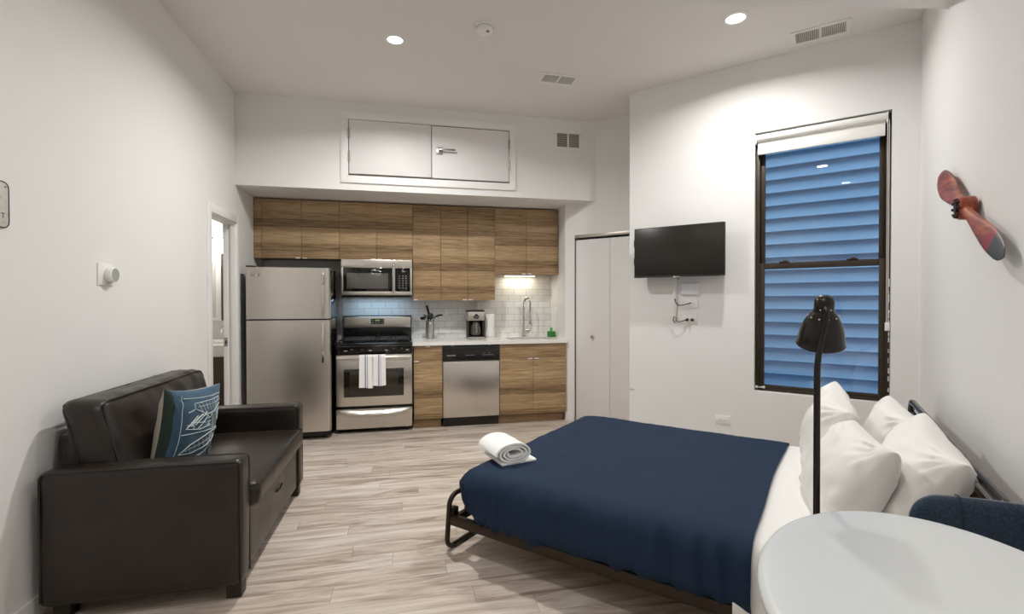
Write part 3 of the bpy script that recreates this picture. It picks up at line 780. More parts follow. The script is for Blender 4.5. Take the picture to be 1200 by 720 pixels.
# oven door
m = M(); m.box(RX0 + .003, RX1 - .003, RY - .006, RY + .042, .278, .797, .005); od = obj('oven_door', m, STEELH, t)
m = M(); m.box(-.632, -.044, RY - .009, RY - .004, .372, .655, .004); ow = obj('oven_window', m, OVENGL, od)
m = M(); m.box(-.575, -.10, RY - .0098, RY - .0085, .405, .622, .002); obj('window_screen', m, mat('oven_screen', (52, 46, 38), .15), ow)
m = M(); z = .770
m.prism([(RY - .058, z - .018), (RY - .066, z), (RY - .058, z + .018), (RY - .040, z + .016), (RY - .040, z - .016)], RX0 + .012, RX1 - .012, axis='x', bev=.004)
for x in (RX0 + .03, RX1 - .03): m.box(x - .016, x + .016, RY - .045, RY, z - .014, z + .014, .004)
obj('handle', m, STEELH, od)
# storage drawer with sculpted pull
def dr(u, v):
    x = RX0 + .004 + u * (RX1 - RX0 - .008); z = .05 + v * .2
    a = (u - .5) * 2
    k_ = .028 * math.exp(-((z - (.222 - .028 * (1 - a * a))) / .020) ** 2) * (1 - abs(a) ** 4) + .010 * v
    return Vector((x, RY + .012 - k_, z))
m = M(); m.grid(dr, 40, 24); m.solid(.012)
m.box(RX0 + .004, RX1 - .004, RY + .012, RY + .04, .05, .25); obj('storage_drawer', m, STEELH, t)

# dish towels over the oven handle
def towel(x0, x1, zf, zb, label, seed):
    y_h = RY - .066; zt = .792
    def p(u, v):
        x = x0 + u * (x1 - x0); L1 = zt - zf; L2 = zt - zb; s_ = v * (L1 + L2 + .045)
        wob = .004 * math.sin(u * 9 + seed) + .003 * math.sin(u * 17 + seed * 2)
        if s_ < L1:
            k = 1 - s_ / L1; x += .006 * (u - .5) * k; return Vector((x, y_h - .008 - wob * k, zf + s_ + .004 * math.sin(u * 4 + seed)))
        s_ -= L1
        if s_ < .045:
            a = s_ / .045 * PI; return Vector((x, y_h + .011 - .019 * math.cos(a), zt + .013 * math.sin(a)))
        s_ -= .045
        return Vector((x, y_h + .030 - wob * .2, zt - s_))
    t = obj_towel(p, x0, x1, label); return t
def obj_towel(p, x0, x1, label):
    m = M()
    b = bmesh.new(); nu, nv = 24, 40
    vs = [[b.verts.new(p(i / nu, j / nv)) for j in range(nv + 1)] for i in range(nu + 1)]
    for i in range(nu):
        for j in range(nv):
            f = b.faces.new((vs[i][j], vs[i + 1][j], vs[i + 1][j + 1], vs[i][j + 1])); f.material_index = 1 if i in (10, 11, 14) else 0
    m._merge(b, None); m.solid(.004)
    return tag(obj('dish_towel', m, [TERRY, BLUESTR], smooth=60), label, 'towel', 'dish towels on the oven handle')
towel(-.475, -.35, .472, .60, 'left striped white dish towel hanging on the oven handle', 1.0)
towel(-.343, -.222, .492, .60, 'right striped white dish towel hanging on the oven handle', 2.6)

# ------------------------------------------------------------------ microwave
MX0, MX1, MY = -.684, .046, 5.30
t = thing('microwave', 'stainless over the range microwave under the wood cabinets', 'microwave', (-.319, 5.5, 1.386))
m = M(); m.box(MX0 + .003, MX1 - .003, MY + .03, 5.69, 1.392, 1.785, .002); obj('body', m, BLACKE, t)
m = M(); m.box(MX0, MX1, MY + .004, MY + .032, 1.695, 1.785, .004); m.box(MX0, MX1, MY + .004, MY + .032, 1.404, 1.447, .004); m.box(MX0, MX0 + .022, MY + .004, MY + .032, 1.44, 1.70, .003); m.box(MX1 - .022, MX1, MY + .004, MY + .032, 1.44, 1.70, .003); m.box(-.165, -.135, MY + .004, MY + .032, 1.44, 1.70, .003); obj('front_frame', m, STEELH, t)
m = M(); m.box(MX0 + .02, -.163, MY + .001, MY + .03, 1.445, 1.697, .004); dr_ = obj('door', m, BLACKG, t)
m = M(); m.box(-.628, -.205, MY - .0005, MY + .004, 1.475, 1.640, .004); obj('door_window', m, MWGL, dr_)
m = M(); m.box(-.160, -.130, MY - .048, MY - .030, 1.432, 1.742, .008, 3)
for z in (1.46, 1.715): m.box(-.156, -.134, MY - .035, MY + .01, z - .018, z + .018, .004)
obj('handle', m, CHROME, dr_)
m = M(); text_mesh(m, 'FRIGIDAIRE', .017, Matrix.Translation((-.335, MY - .001, 1.668)) @ Matrix.Rotation(PI / 2, 4, 'X')); obj('lettering', m, mat('letter_silver', (200, 200, 198), .4), dr_, smooth=0)
m = M(); m.box(-.118, .024, MY + .001, MY + .03, 1.445, 1.697, .004); kp = obj('control_panel', m, BLACKG, t)
KEYG = mat('key_grey', (150, 140, 130), .5)
for i in range(3):
    for j in range(6):
        m = M(); m.box(-.085 + i * .034 - .006, -.085 + i * .034 + .006, MY - .0005, MY + .002, 1.478 + j * .026, 1.488 + j * .026, .001); obj('key', m, KEYG, kp)
m = M(); m.box(-.06, -.035, MY - .0005, MY + .002, 1.655, 1.664); obj('clock', m, KEYG, kp)
m = M(); m.box(MX0 + .01, MX1 - .01, MY + .02, 5.68, 1.384, 1.393, .002); obj('bottom_vent', m, BLACKP, t)
L = bpy.data.lights.new('cooktop_light', 'AREA'); L.shape = 'RECTANGLE'; L.size = .55; L.size_y = .18; L.energy = 1.9; L.color = (.50, .76, 1)
o = bpy.data.objects.new('cooktop_light', L); C.objects.link(o); o.location = (-.33, 5.52, 1.38)

# ------------------------------------------------------------------ dishwasher
DX0, DX1, DYF = .360, .964, 5.085
t = thing('dishwasher', 'stainless dishwasher with black control strip under the countertop', 'dishwasher', (.662, 5.4, 0))
m = M(); m.box(DX0 + .004, DX1 - .004, DYF + .03, 5.66, .06, .868, .002); obj('body', m, BLACKP, t)
m = M(); m.box(DX0, DX1, DYF, DYF + .03, .105, .700, .006); obj('door', m, STEEL, t)
m = M(); m.prism([(DYF, .705), (DYF - .006, .72), (DYF - .004, .865), (DYF + .03, .868), (DYF + .03, .705)], DX0, DX1, axis='x', bev=.003); cp = obj('control_panel', m, BLACKE, t)
m = M(); pts = [(DX0 + .02, .832), (DX0 + .2, .826), (DX0 + .24, .806), (.662, .796), (DX1 - .24, .806), (DX1 - .2, .826), (DX1 - .02, .832), (DX1 - .02, .850), (DX0 + .02, .850)]
m.prism(pts, DYF - .011, DYF - .003, axis='y', bev=.002); obj('handle', m, BLACKP, cp)
DWM = mat('dw_marks', (196, 194, 188), .5)
m = M(); text_mesh(m, 'FRIGIDAIRE', .018, Matrix.Translation((.445, DYF - .0065, .765)) @ Matrix.Rotation(PI / 2, 4, 'X')); obj('lettering', m, DWM, cp, smooth=0)
for x, z, h in [(q, .765, .006) for q in (.61, .635, .66, .685)] + [(q, .766, .004) for q in (.79, .815, .84, .865, .89)] + [(q, .787, .003) for q in (.80, .85)]:
    m = M(); m.box(x - h, x + h, DYF - .0075, DYF - .005, z - .0025, z + .0025); obj('button', m, DWM, cp)
m = M(); m.box(DX0 + .002, DX1 - .002, DYF + .055, DYF + .075, 0, .10, .002); obj('toe_kick', m, mat('kick_dark', (40, 32, 25), .5), t)
for x in (.46, .86):
    m = M(); m.box(x - .012, x + .012, DYF - .004, DYF + .03, .866, .8755, .001); obj('mounting_clip', m, SATIN, t)

# ------------------------------------------------------------------ counter items
t = thing('coffee_maker', 'black and steel drip coffee maker on the countertop', 'coffee maker', (.753, 5.46, .914))
x0, x1, y0, y1 = .660, .846, 5.36, 5.58
m = M(); m.box(x0, x1, y0, y1, .914, .944, .008, 3); obj('base', m, BLACKP, t)
m = M(); m.box(x0 - .002, x1 + .002, y0 - .003, y0 + .02, .918, .934, .006, 3); obj('base_trim', m, STEELH, t)
m = M(); m.box(x0 + .004, x1 - .004, y1 - .075, y1 - .003, .94, 1.15, .006); m.box(x0 + .002, x0 + .02, y0 + .03, y1, .94, 1.16, .004); m.box(x1 - .02, x1 - .002, y0 + .03, y1, .94, 1.16, .004); obj('column', m, BLACKP, t)
m = M(); m.box(x0, x1, y0 + .002, y1, 1.12, 1.222, .010, 3); bh = obj('brew_head', m, STEELH, t)
m = M(); m.box(x0 - .002, x1 + .002, y0, y1, 1.220, 1.240, .008, 3); obj('lid', m, BLACKP, t)
m = M(); m.tube(arc((.753, y0 - .002, 1.175), .026, PI, 2 * PI, 10, (1, 0, 0), (0, 0, 1)), .008, 8); m.lathe([(.017, 0), (.017, .006), (0, .007)], (.753, y0 + .002, 1.180), (0, -1, 0), 16); obj('badge', m, BLACKP, bh)
m = M(); cx_, cy_ = .753, y0 + .068
m.lathe([(0, .946), (.052, .946), (.066, .965), (.068, .99), (.060, 1.05), (.046, 1.085), (.044, 1.095)], (cx_, cy_, 0), n=28); ca = obj('carafe', m, POTGLASS, t)
m = M(); m.tube([(cx_, cy_ - .046, 1.09), (cx_, cy_ - .085, 1.085), (cx_ - .002, cy_ - .092, 1.03), (cx_, cy_ - .072, .985)], [.010, .012, .012, .009], 10); obj('handle', m, mat('carafe_handle', (150, 146, 140), .3, .8), ca)
m = M(); m.lathe([(.044, 1.095), (.047, 1.10), (.044, 1.112), (0, 1.116)], (cx_, cy_, 0), n=24); obj('carafe_lid', m, BLACKP, ca)

t = thing('paper_towel_holder', 'white paper towel roll standing right of the coffee maker', 'paper towels', (.925, 5.52, .914))
m = M(); m.lathe([(0, 0), (.062, 0), (.062, .006), (.05, .012), (.006, .014), (.006, .285), (.009, .29), (0, .296)], (.925, 5.52, .914), n=30); obj('stand', m, WHITEP, t)
m = M(); m.lathe([(.020, .016), (.062, .016), (.064, .022), (.064, .270), (.062, .276), (.020, .276)], (.925, 5.52, .914), n=36); obj('roll', m, PAPER, t)

t = thing('utensil_crock', 'grey metal utensil crock beside the range', 'utensil holder', (.246, 5.50, .914))
m = M(); m.lathe([(0, .002), (.046, .002), (.048, 0), (.048, .195), (.050, .2), (.046, .2), (.045, .01), (0, .01)], (.246, 5.50, .914), n=30); obj('pot', m, CROCK, t)
for i in range(2):
    m = M(); m.lathe([(.0478, .04 + i * .13), (.0495, .044 + i * .13), (.0478, .048 + i * .13)], (.246, 5.50, .914), n=30); obj('band', m, SATIN, t)
def utensil(name, label, a, b, head):
    m = M(); m.tube([a, b], [.005, .006], 8); head(m, Vector(b))
    return tag(obj(name, m, BLACKP), label, 'utensil', 'black utensils in the crock')
def ladle_head(m, b):
    c = b + Vector((-.045, -.01, -.012)); m.tube([b, b + Vector((-.02, -.004, .012)), c + Vector((0, 0, .03))], .006, 8); m.lathe([(0, -.030), (.022, -.024), (.034, -.006), (.036, .006), (.033, .006), (.020, -.020), (0, -.026)], c, (-.25, -.1, 1), 20)
def spoon_head(m, b): m.sphere(b + Vector((.002, -.004, .02)), .03, 16, sc=(1, .35, 1.25))
def slot_head(m, b): m.box(b.x - .014, b.x + .014, b.y - .004, b.y + .004, b.z - .01, b.z + .095, .004, rot=Matrix.Rotation(-.25, 3, 'Y'))
def pasta_head(m, b): m.tube([b, b + Vector((.02, 0, .018)), b + Vector((.06, -.005, .032)), b + Vector((.10, -.01, .034))], [.007, .010, .012, .008], 10)
utensil('ladle', 'black ladle hanging left out of the utensil crock', (.250, 5.50, .93), (.212, 5.49, 1.17), ladle_head)
utensil('turner', 'black turner standing tallest in the utensil crock', (.262, 5.515, .93), (.222, 5.53, 1.20), slot_head)
utensil('spoon', 'black serving spoon at the middle of the utensil crock', (.240, 5.48, .93), (.252, 5.475, 1.15), spoon_head)
utensil('pasta_fork', 'black bent server leaning right out of the utensil crock', (.228, 5.505, .93), (.290, 5.50, 1.15), pasta_head)

def outlet(label, T, rz, base, horiz=False, plug=False, sw=False):
    t = thing('outlet' if not sw else 'light_switch', label, 'outlet' if not sw else 'light switch', base, rz)
    m = M(T); w, h = (.118, .074) if horiz else (.074, .118); m.box(-w / 2, w / 2, -h / 2, h / 2, 0, .006, .003); obj('plate', m, WHITEP, t)
    for s_ in (-1, 1):
        cx2, cy2 = (s_ * .021, 0) if horiz else (0, s_ * .021)
        if sw:
            if s_ < 0: continue
            m = M(T); m.box(-.017, .017, -.034, .034, .005, .009, .002); obj('rocker', m, WHITEP, t); continue
        m = M(T); m.box(cx2 - .015, cx2 + .015, cy2 - .013, cy2 + .013, .005, .0075, .003); so = obj('socket', m, WHITEP, t)
        m = M(T)
        for e in (-1, 1):
            if horiz: m.box(cx2 + -.002, cx2 + .006, cy2 + e * .006 - .001, cy2 + e * .006 + .001, .0072, .0079)
            else: m.box(cx2 + e * .006 - .001, cx2 + e * .006 + .001, cy2 - .002, cy2 + .006, .0072, .0079)
        m.cyl((cx2 - (.008 if horiz else 0), cy2 - (0 if horiz else .008), .0072), (cx2 - (.008 if horiz else 0), cy2 - (0 if horiz else .008), .0079), .002, n=8)
        obj('slots', m, GREYP, so)
    return t
TB = lambda x, z: Matrix.Translation((x, YW - .012, z)) @ Matrix.Rotation(PI / 2, 4, 'X')
outlet('white outlet on the tiles above the utensil crock', TB(.423, 1.19), 0, (.423, YW - .012, 1.13))
outlet('white outlet on the tiles above the coffee maker', TB(.80, 1.305), 0, (.80, YW - .012, 1.245))
m = M(); m.box(.775, .822, YW - .062, YW - .021, 1.27, 1.325, .006, 3); m.tube([(.80, YW - .06, 1.275), (.80, YW - .075, 1.25), (.80, YW - .08, 1.15), (.80, YW - .1, .93)], .003, 6)
tag(obj('power_plug', m, WHITEP), 'white power plug in the outlet above the coffee maker', 'plug')
outlet('white switch on the side wall right of the sink', Matrix.Translation((1.73, 5.47, 1.22)) @ Matrix.Rotation(-PI / 2, 4, 'Z') @ Matrix.Rotation(PI / 2, 4, 'X'), 0, (1.73, 5.47, 1.16), sw=True)

# ------------------------------------------------------------------ TV wall
def FWp(x, y, z): return FW @ Vector((x, y, z))
TWn = lambda x, z, y=0.0: FW @ Matrix.Translation((x, y, z)) @ Matrix.Rotation(PI / 2, 4, 'X')
t = thing('television', 'black flat screen television on a wall bracket above the bed', 'television', FWp(.473, -.13, 1.545), RZW)
ty = -.15
m = M(FW); m.box(.098, .848, ty + .004, ty + .05, 1.545, 1.980, .006, 3); m.box(.22, .72, ty + .05, ty + .075, 1.58, 1.85, .01); obj('housing', m, BLACKP, t)
m = M(FW); m.box(.106, .840, ty, ty + .006, 1.560, 1.972, .001); obj('screen', m, TVSCR, t)
m = M(FW); m.box(.098, .848, ty + .001, ty + .006, 1.546, 1.559, .001); m.box(.44, .50, ty - .002, ty + .006, 1.538, 1.550, .003, mi=1); obj('lower_bezel', m, [BLACKP, SATIN], t)
m = M(FW)
for z in (1.85, 1.69):
    m.box(.088, .10, ty + .02, ty + .04, z - .03, z + .03, .003)
obj('side_ports', m, BLACKP, t)
t = thing('tv_bracket', 'dark metal wall bracket holding the television', 'bracket', FWp(.47, -.04, 1.55), RZW)
m = M(FW); m.box(.40, .56, -.012, 0, 1.62, 1.88, .003); obj('wall_plate', m, BLACKP, t)
m = M(FW); m.box(.44, .52, -.062, -.010, 1.68, 1.82, .004); m.box(.455, .505, -.075, -.06, 1.60, 1.86, .003); obj('arm', m, BLACKP, t)
m = M(FW); m.tube([(.455, -.06, 1.60), (.455, -.07, 1.545), (.46, -.09, 1.525), (.475, -.1, 1.53), (.472, -.08, 1.56)], .004, 8); obj('safety_catch', m, SATIN, t)
t = thing('cable_raceway', 'white vertical cable raceway on the wall below the television', 'cable cover', FWp(.416, -.01, 1.16), RZW)
m = M(FW); m.box(.398, .432, -.016, 0, 1.155, 1.62, .003); obj('channel', m, WHITEP, t)
t = thing('wall_box', 'small white plastic box on the wall below the television', 'box', FWp(.542, -.015, 1.39), RZW)
m = M(FW); m.box(.467, .617, -.026, 0, 1.392, 1.494, .008, 3); obj('cover', m, mat('box_white', (226, 228, 236), .35), t)
outlet('upper white outlet on the wall beside the raceway', TWn(.553, 1.312), RZW, FWp(.553, 0, 1.27), True)
outlet('lower white outlet with black plugs on the wall beside raceway', TWn(.545, 1.175), RZW, FWp(.545, 0, 1.13), True)
outlet('white outlet low on the wall just above the bed', TWn(.813, .343), RZW, FWp(.813, 0, .30), True)
BLKC = mat('black_cable', (28, 27, 26), .5)
m = M(FW); m.tube([(.418, -.018, 1.36), (.43, -.03, 1.325), (.455, -.04, 1.302), (.49, -.042, 1.302), (.53, -.03, 1.314), (.56, -.02, 1.322)], .004, 8)
tag(obj('cable', m, BLKC), 'short black cable curving from raceway to upper outlet', 'cable')
t = thing('cable', 'looped black cable ending in two plugs at lower outlet', 'cable', FWp(.45, -.03, 1.16), RZW)
m = M(FW); m.tube([(.425, -.03, 1.15), (.410, -.035, 1.175), (.418, -.04, 1.20), (.438, -.042, 1.195), (.436, -.044, 1.17), (.46, -.045, 1.158), (.50, -.042, 1.168), (.524, -.035, 1.176)], .004, 8); obj('wire', m, mat('brown_cable', (66, 62, 54), .5), t)
for x in (.524, .566):
    m = M(FW); m.cyl((x, -.008, 1.176), (x, -.034, 1.176), .013, .011, n=14); obj('plug', m, BLKC, t)
m = M(FW); m.tube([(.004, -.003, .522), (.03, -.006, .523), (.055, -.006, .516)], .0028, 6)
tag(obj('cable', m, mat('grey_wire', (170, 166, 160), .6)), 'thin stub of grey wire at the wall edge by the closet', 'cable')

# ------------------------------------------------------------------ propeller on right wall
t = thing('propeller', 'red brown wooden aeroplane propeller with dark tip on right wall', 'wall decoration', FR @ Vector((1.45, 0, 1.44)), RZR)
pc = Vector((1.452, -.045, 1.742)); ta = Vector((.885, -.045, 2.000)); tb = Vector((1.985, -.045, 1.487))
def blade(m, c, tip, sgn, wk=1.0):
    ax = (tip - c); Lb = ax.length; ax.normalize(); nrm = Vector((0, -1, 0)); side = ax.cross(nrm).normalized()
    prof = [(0, .030, .050), (.08, .028, .046), (.16, .027, .036), (.28, .034, .026), (.44, .045, .020), (.58, .054, .016), (.66, .057, .015), (.70, .0575, .014), (.76, .057, .013), (.87, .050, .011), (.94, .037, .009), (.985, .016, .007), (1.0, .003, .003)]
    n = 14; rings = []
    b = bmesh.new()
    for u, w, th in prof:
        w *= wk
        tw = sgn * (.85 - .55 * min(1, u / .8)) * min(1, u / .12); tw *= .75
        e1 = side * math.cos(tw) + nrm * math.sin(tw); e2 = nrm * math.cos(tw) - side * math.sin(tw)
        p = c + ax * (u * Lb)
        rings.append([b.verts.new(p + e1 * (w * math.cos(2 * PI * k / n)) + e2 * (th * .5 * math.sin(2 * PI * k / n))) for k in range(n)])
    for i, (A, B) in enumerate(zip(rings, rings[1:])):
        um = prof[i][0]
        for k in range(n):
            f = b.faces.new((A[k], A[(k + 1) % n], B[(k + 1) % n], B[k]))
            if sgn > 0: f.material_index = 1 if um >= .74 else (2 if um >= .66 and k < 7 else (3 if k in (0, 13) else 0))
            else: f.material_index = 1 if um >= .95 else (3 if k in (0, 13, 6, 7) else 0)
    b.faces.new(rings[-1]); bmesh.ops.recalc_face_normals(b, faces=b.faces)
    m._merge(b, None)
m = M(FR); blade(m, pc, tb, 1, .74); obj('blade', m, [PROPW, PROPT, PROPR, PROPE], t, smooth=60)
m = M(FR); blade(m, pc, ta, -1, 1.08); obj('blade', m, [PROPW, PROPE, PROPR, PROPE], t, smooth=60)
m = M(FR); m.lathe([(0, .034), (.042, .034), (.049, .028), (.051, 0), (.049, -.020), (.043, -.024), (0, -.024)], pc, (0, 1, 0), 32); hb = obj('hub', m, PROPW, t)
for k in range(8):
    a = k * PI / 4; c = pc + Vector((.036 * math.cos(a), -.022, .036 * math.sin(a)))
    m = M(FR); m.lathe([(.009, 0), (.009, .009), (.006, .012), (.006, .017), (0, .018)], c, (0, -1, 0), 6); obj('bolt', m, mat('bolt_brown', (70, 44, 38), .3, .6) if k == 0 else bpy.data.materials['bolt_brown'], hb)
m = M(FR); m.lathe([(0.022, 0), (.022, .012), (0, .013)], pc + Vector((0, -.023, 0)), (0, -1, 0), 16); obj('centre_bore', m, BLACKP, hb)

# ------------------------------------------------------------------ sofa
t = thing('sofa', 'dark brown leather loveseat against the left wall', 'sofa', (-1.12, 2.97, 0))
SX, SF = -1.505, -.728
def wr(p, k=1.0, amp=.006):
    return amp * noise.noise(Vector(p) * 7 * k)
AY = ((2.33, 2.465), (3.485, 3.62))
for y0, y1 in AY:
    def af(p, n): return p + n * wr(p, .6, .005)
    m = M(); m.soft(SX + .01, SF, y0, y1, .07, .632, .022, .03, af); ar = obj('arm', m, LEATHER, t, smooth=70)
    m = M()
    for yy in (y0 + .006, y1 - .006):
        m.tube([(SF - .006, yy, .08), (SF - .006, yy, .60)] + [(SF - .03 + .024 * math.cos(a), yy, .602 + .024 * math.sin(a)) for a in (.5, 1.0, 1.57)] + [(SX + .06, yy, .626)] + [(SX + .04 - .024 * math.sin(a), yy, .602 + .024 * math.cos(a)) for a in (.5, 1.0, 1.57)] + [(SX + .016, yy, .09)], .0045, 6)
    obj('piping', m, PIPING, ar)
m = M(); m.soft(SX + .02, SF - .012, AY[0][1] - .01, AY[1][0] + .01, .075, .365, .02, .05, lambda p, n: p + n * wr(p, .5, .006)); obj('base', m, LEATHER, t, smooth=70)
m = M(); m.tube([(SF - .008, 2.95, .255), (SF - .004, 3.0, .25), (SF - .004, 3.05, .262)], .005, 6); obj('pull_loop', m, PIPING, t)
m = M(); m.soft(SX, SX + .11, AY[0][1] - .01, AY[1][0] + .01, .08, .765, .03, .05, lambda p, n: p + n * wr(p, .5, .006)); obj('back_frame', m, LEATHER, t, smooth=70)
def seatf(p, n):
    u = (p.y - 2.975) / .5; v = (p.x + .98) / .3
    if n.z > .2: p = p + Vector((0, 0, .018 * max(0, 1 - u * u) * max(0, 1 - v * v)))
    return p + n * wr(p, .7, .006)
m = M(); m.soft(-1.30, -.695, AY[0][1] + .002, AY[1][0] - .002, .362, .478, .035, .03, seatf); sc_ = obj('seat_cushion', m, LEATHER, t, smooth=70)
m = M(); yy0, yy1 = AY[0][1] + .02, AY[1][0] - .02
m.tube([(-1.2, yy0 - .012, .470), (-.72, yy0 - .012, .470), (-.703, yy0, .470), (-.703, yy1, .470), (-.72, yy1 + .012, .470), (-1.2, yy1 + .012, .470)], .005, 6)
obj('piping', m, PIPING, sc_)
def bcf(p, n):
    v = (p.z - .47) / .43; u = (p.y - 2.975) / .52
    lean = -.10 * v
    q = Vector((p.x + lean, p.y, p.z))
    if n.x > .3: q.x += .035 * max(0, 1 - u * u) * max(0, 1 - (2 * v - 1) ** 2) + .009 * math.sin(p.y * 24 + 5 * p.z + 2 * math.sin(p.z * 9)) * max(0, 1 - v * .8) * .6
    return q + n * (wr(p, 1.2, .012) + wr(p, 3.0, .004))
m = M(); m.soft(-1.39, -1.215, AY[0][1] - .03, AY[1][0] + .03, .468, .905, .055, .025, bcf); bc = obj('back_cushion', m, LEATHER, t, smooth=70)
m = M()
def bp(y, z, x): v = (z - .47) / .43; return (x - .10 * v, y, z)
yA, yB = AY[0][1] - .03 + .02, AY[1][0] + .03 - .02
for x in (-1.226, -1.378):
    m.tube([bp(yA, .50, x), bp(yA, .86, x), bp(yA + .012, .885, x), bp(yA + .04, .893, x), bp(yB - .04, .893, x), bp(yB - .012, .885, x), bp(yB, .86, x), bp(yB, .5, x)], .005, 6)
obj('piping', m, PIPING, bc)
for x, y in ((SF - .045, 2.40), (SX + .07, 2.40), (SF - .045, 3.55), (SX + .07, 3.55)):
    m = M(); m.prism([(x - .032, y - .032), (x + .032, y - .032), (x + .032, y + .032), (x - .032, y + .032)], 0, .075, bev=.003); obj('leg', m, LEGWOOD, t)

# cushion shapes ---------------------------------------------------------------
def cushion_pt(u, v, side, w, h, th, pinch=.10, puff=.42, wk=0.0, seed=0.0):
    """u,v in -1..1; local x across, z up, y thickness"""
    x = w / 2 * u * (1 - pinch * (1 - v * v) * u * u)
    z = h / 2 * v * (1 - pinch * (1 - u * u) * v * v)
    e = max(0.0, (1 - u ** 2)) * max(0.0, (1 - v ** 2))
    t_ = th / 2 * e ** puff
    n_ = wk * (noise.noise(Vector((x * 6 + seed, z * 6, seed * 1.7))) + .6 * noise.noise(Vector((x * 15 + seed, z * 15, side * 3 + seed)))) * min(1, e * 6)
    # creases running in from the corners
    cr = 0
    for su in (-1, 1):
        for sv in (-1, 1):
            dx, dz = u - su, v - sv; r_ = math.hypot(dx, dz); a = math.atan2(dz, dx)
            cr += math.sin(a * 16 + seed) * math.exp(-((r_ - .35) / .28) ** 2)
    return Vector((x, side * (t_ + n_ + wk * .55 * cr * min(1, e * 8)), z))
def cushion(T, w, h, th, n=36, matfn=None, **kw):
    m = M(T); b = bmesh.new(); g = {}
    sg = lambda i: math.sin((i / n - .5) * PI)      # denser toward the edges
    for side in (1, -1):
        for i in range(n + 1):
            for j in range(n + 1):
                edge = i in (0, n) or j in (0, n); key = (i, j, 0 if edge else side)
                if key not in g: g[key] = b.verts.new(cushion_pt(sg(i), sg(j), key[2], w, h, th, **kw))
        for i in range(n):
            for j in range(n):
                q = [g[(a, c, 0 if (a in (0, n) or c in (0, n)) else side)] for a, c in ((i, j), (i + 1, j), (i + 1, j + 1), (i, j + 1))]
                if side > 0: q.reverse()
                f = b.faces.new(q); f.material_index = matfn(sg(i + .5), sg(j + .5), side) if matfn else 0
    m._merge(b, None); return m

# throw pillow with an aeroplane drawing
TP = Matrix.Translation((-1.125, 2.79, .69)) @ Matrix.Rotation(PI / 2 - .24, 4, 'Z') @ Matrix.Rotation(.12, 4, 'X') @ Matrix.Rotation(.10, 4, 'Y')
kw = dict(pinch=.10, puff=.45, wk=.006, seed=2.0); pw, ph, pt_ = .43, .42, .16
t = thing('throw_pillow', 'square blue pillow with white aeroplane drawing on the sofa', 'pillow', (-1.125, 2.835, .49))
pm = lambda u, v, side: 2 if side > 0 else (1 if u < -.84 else 0)
obj('cover', cushion(TP, pw, ph, pt_, 40, pm, **kw), [PILLOWB, PILLOWG, PILLOWC], t, smooth=180)
m = M(TP)
def pl_(pts, r=.0017, closed=False):
    out = []
    pts = pts + ([pts[0]] if closed else [])
    for (a, b_), (c, d) in zip(pts, pts[1:]):
        k = max(1, int(math.hypot(c - a, d - b_) / .06))
        for q in range(k):
            u, v = a + (c - a) * q / k, b_ + (d - b_) * q / k; out.append(cushion_pt(u, v, -1, pw, ph, pt_, **kw) + Vector((0, -.001, 0)))
    out.append(cushion_pt(pts[-1][0], pts[-1][1], -1, pw, ph, pt_, **kw) + Vector((0, -.001, 0)))
    m.tube(out, r, 5)
pl_([(-.62, .80), (.86, .80)]); pl_([(-.66, .86), (-.66, -.88)]); pl_([(-.62, -.08), (.9, -.08)])
wingA = [(-.30, .66), (.78, .72), (.88, .56), (.42, .36), (.12, .34), (-.30, .52)]
pl_(wingA, .002, True)
for q in range(7): pl_([(-.18 + q * .14, .64 + q * .01), (-.05 + q * .115, .42 + q * .008)], .0012)
pl_([(-.2, .56), (.8, .62)], .0012)
pl_([(.28, .36), (.42, .2), (.48, -.08), (.45, -.5), (.5, -.86)], .0028); pl_([(.36, .36), (.5, .18), (.56, -.06)], .0014)
for q in range(3): pl_([(-.50 + q * .13, .08 + .02 * q), (-.2 + q * .16, .34 + .03 * q)], .0026)
pl_([(-.52, .05), (-.15, .0), (.2, .30), (-.1, .34), (-.52, .05)], .002); pl_([(-.4, .2), (.1, .14)], .002); pl_([(-.3, .02), (-.28, .1), (-.5, .14)], .002)
wingB = [(-.56, -.56), (-.3, -.36), (.1, -.22), (.5, -.14), (.9, -.12), (.9, -.28), (.6, -.40), (.2, -.52), (-.2, -.60)]
pl_(wingB, .002, True); pl_([(-.4, -.5), (.85, -.22)], .0012)
for q in range(8): pl_([(-.3 + q * .14, -.38 + q * .032), (-.2 + q * .14, -.58 + q * .04)], .0012)
pl_([(.45, -.45), (.8, -.8), (.9, -.7), (.62, -.42)], .002); pl_([(.45, -.6), (.15, -.86), (.05, -.8)], .002); pl_([(-.2, -.86), (.3, -.74), (.32, -.68), (-.18, -.8)], .002, True)
pl_([(.62, .34), (.84, .40), (.86, .16), (.7, .10)], .002, True); pl_([(.66, .22), (.88, .3)], .0014); pl_([(.7, .34), (.76, .1)], .0014)
for x, y in ((-.5, .44), (-.42, .47), (.22, .22), (.22, .12), (.12, .02), (.24, .02), (-.1, -.02), (.02, .0), (.3, .28), (.18, .06)): pl_([(x, y), (x + .09, y + .03)], .002)
obj('blueprint_print', m, PRINTW, t, smooth=0)

# ------------------------------------------------------------------ bed
tN, tF = 2.36, .86            # near and far side of the bed, measured from the window wall
bed = thing('bed', 'metal framed bed with navy cover, headed against the right wall', 'bed', FB @ Vector((-1.1, -1.61, 0)), RZB)
SFt, SHd = -2.11, -.16
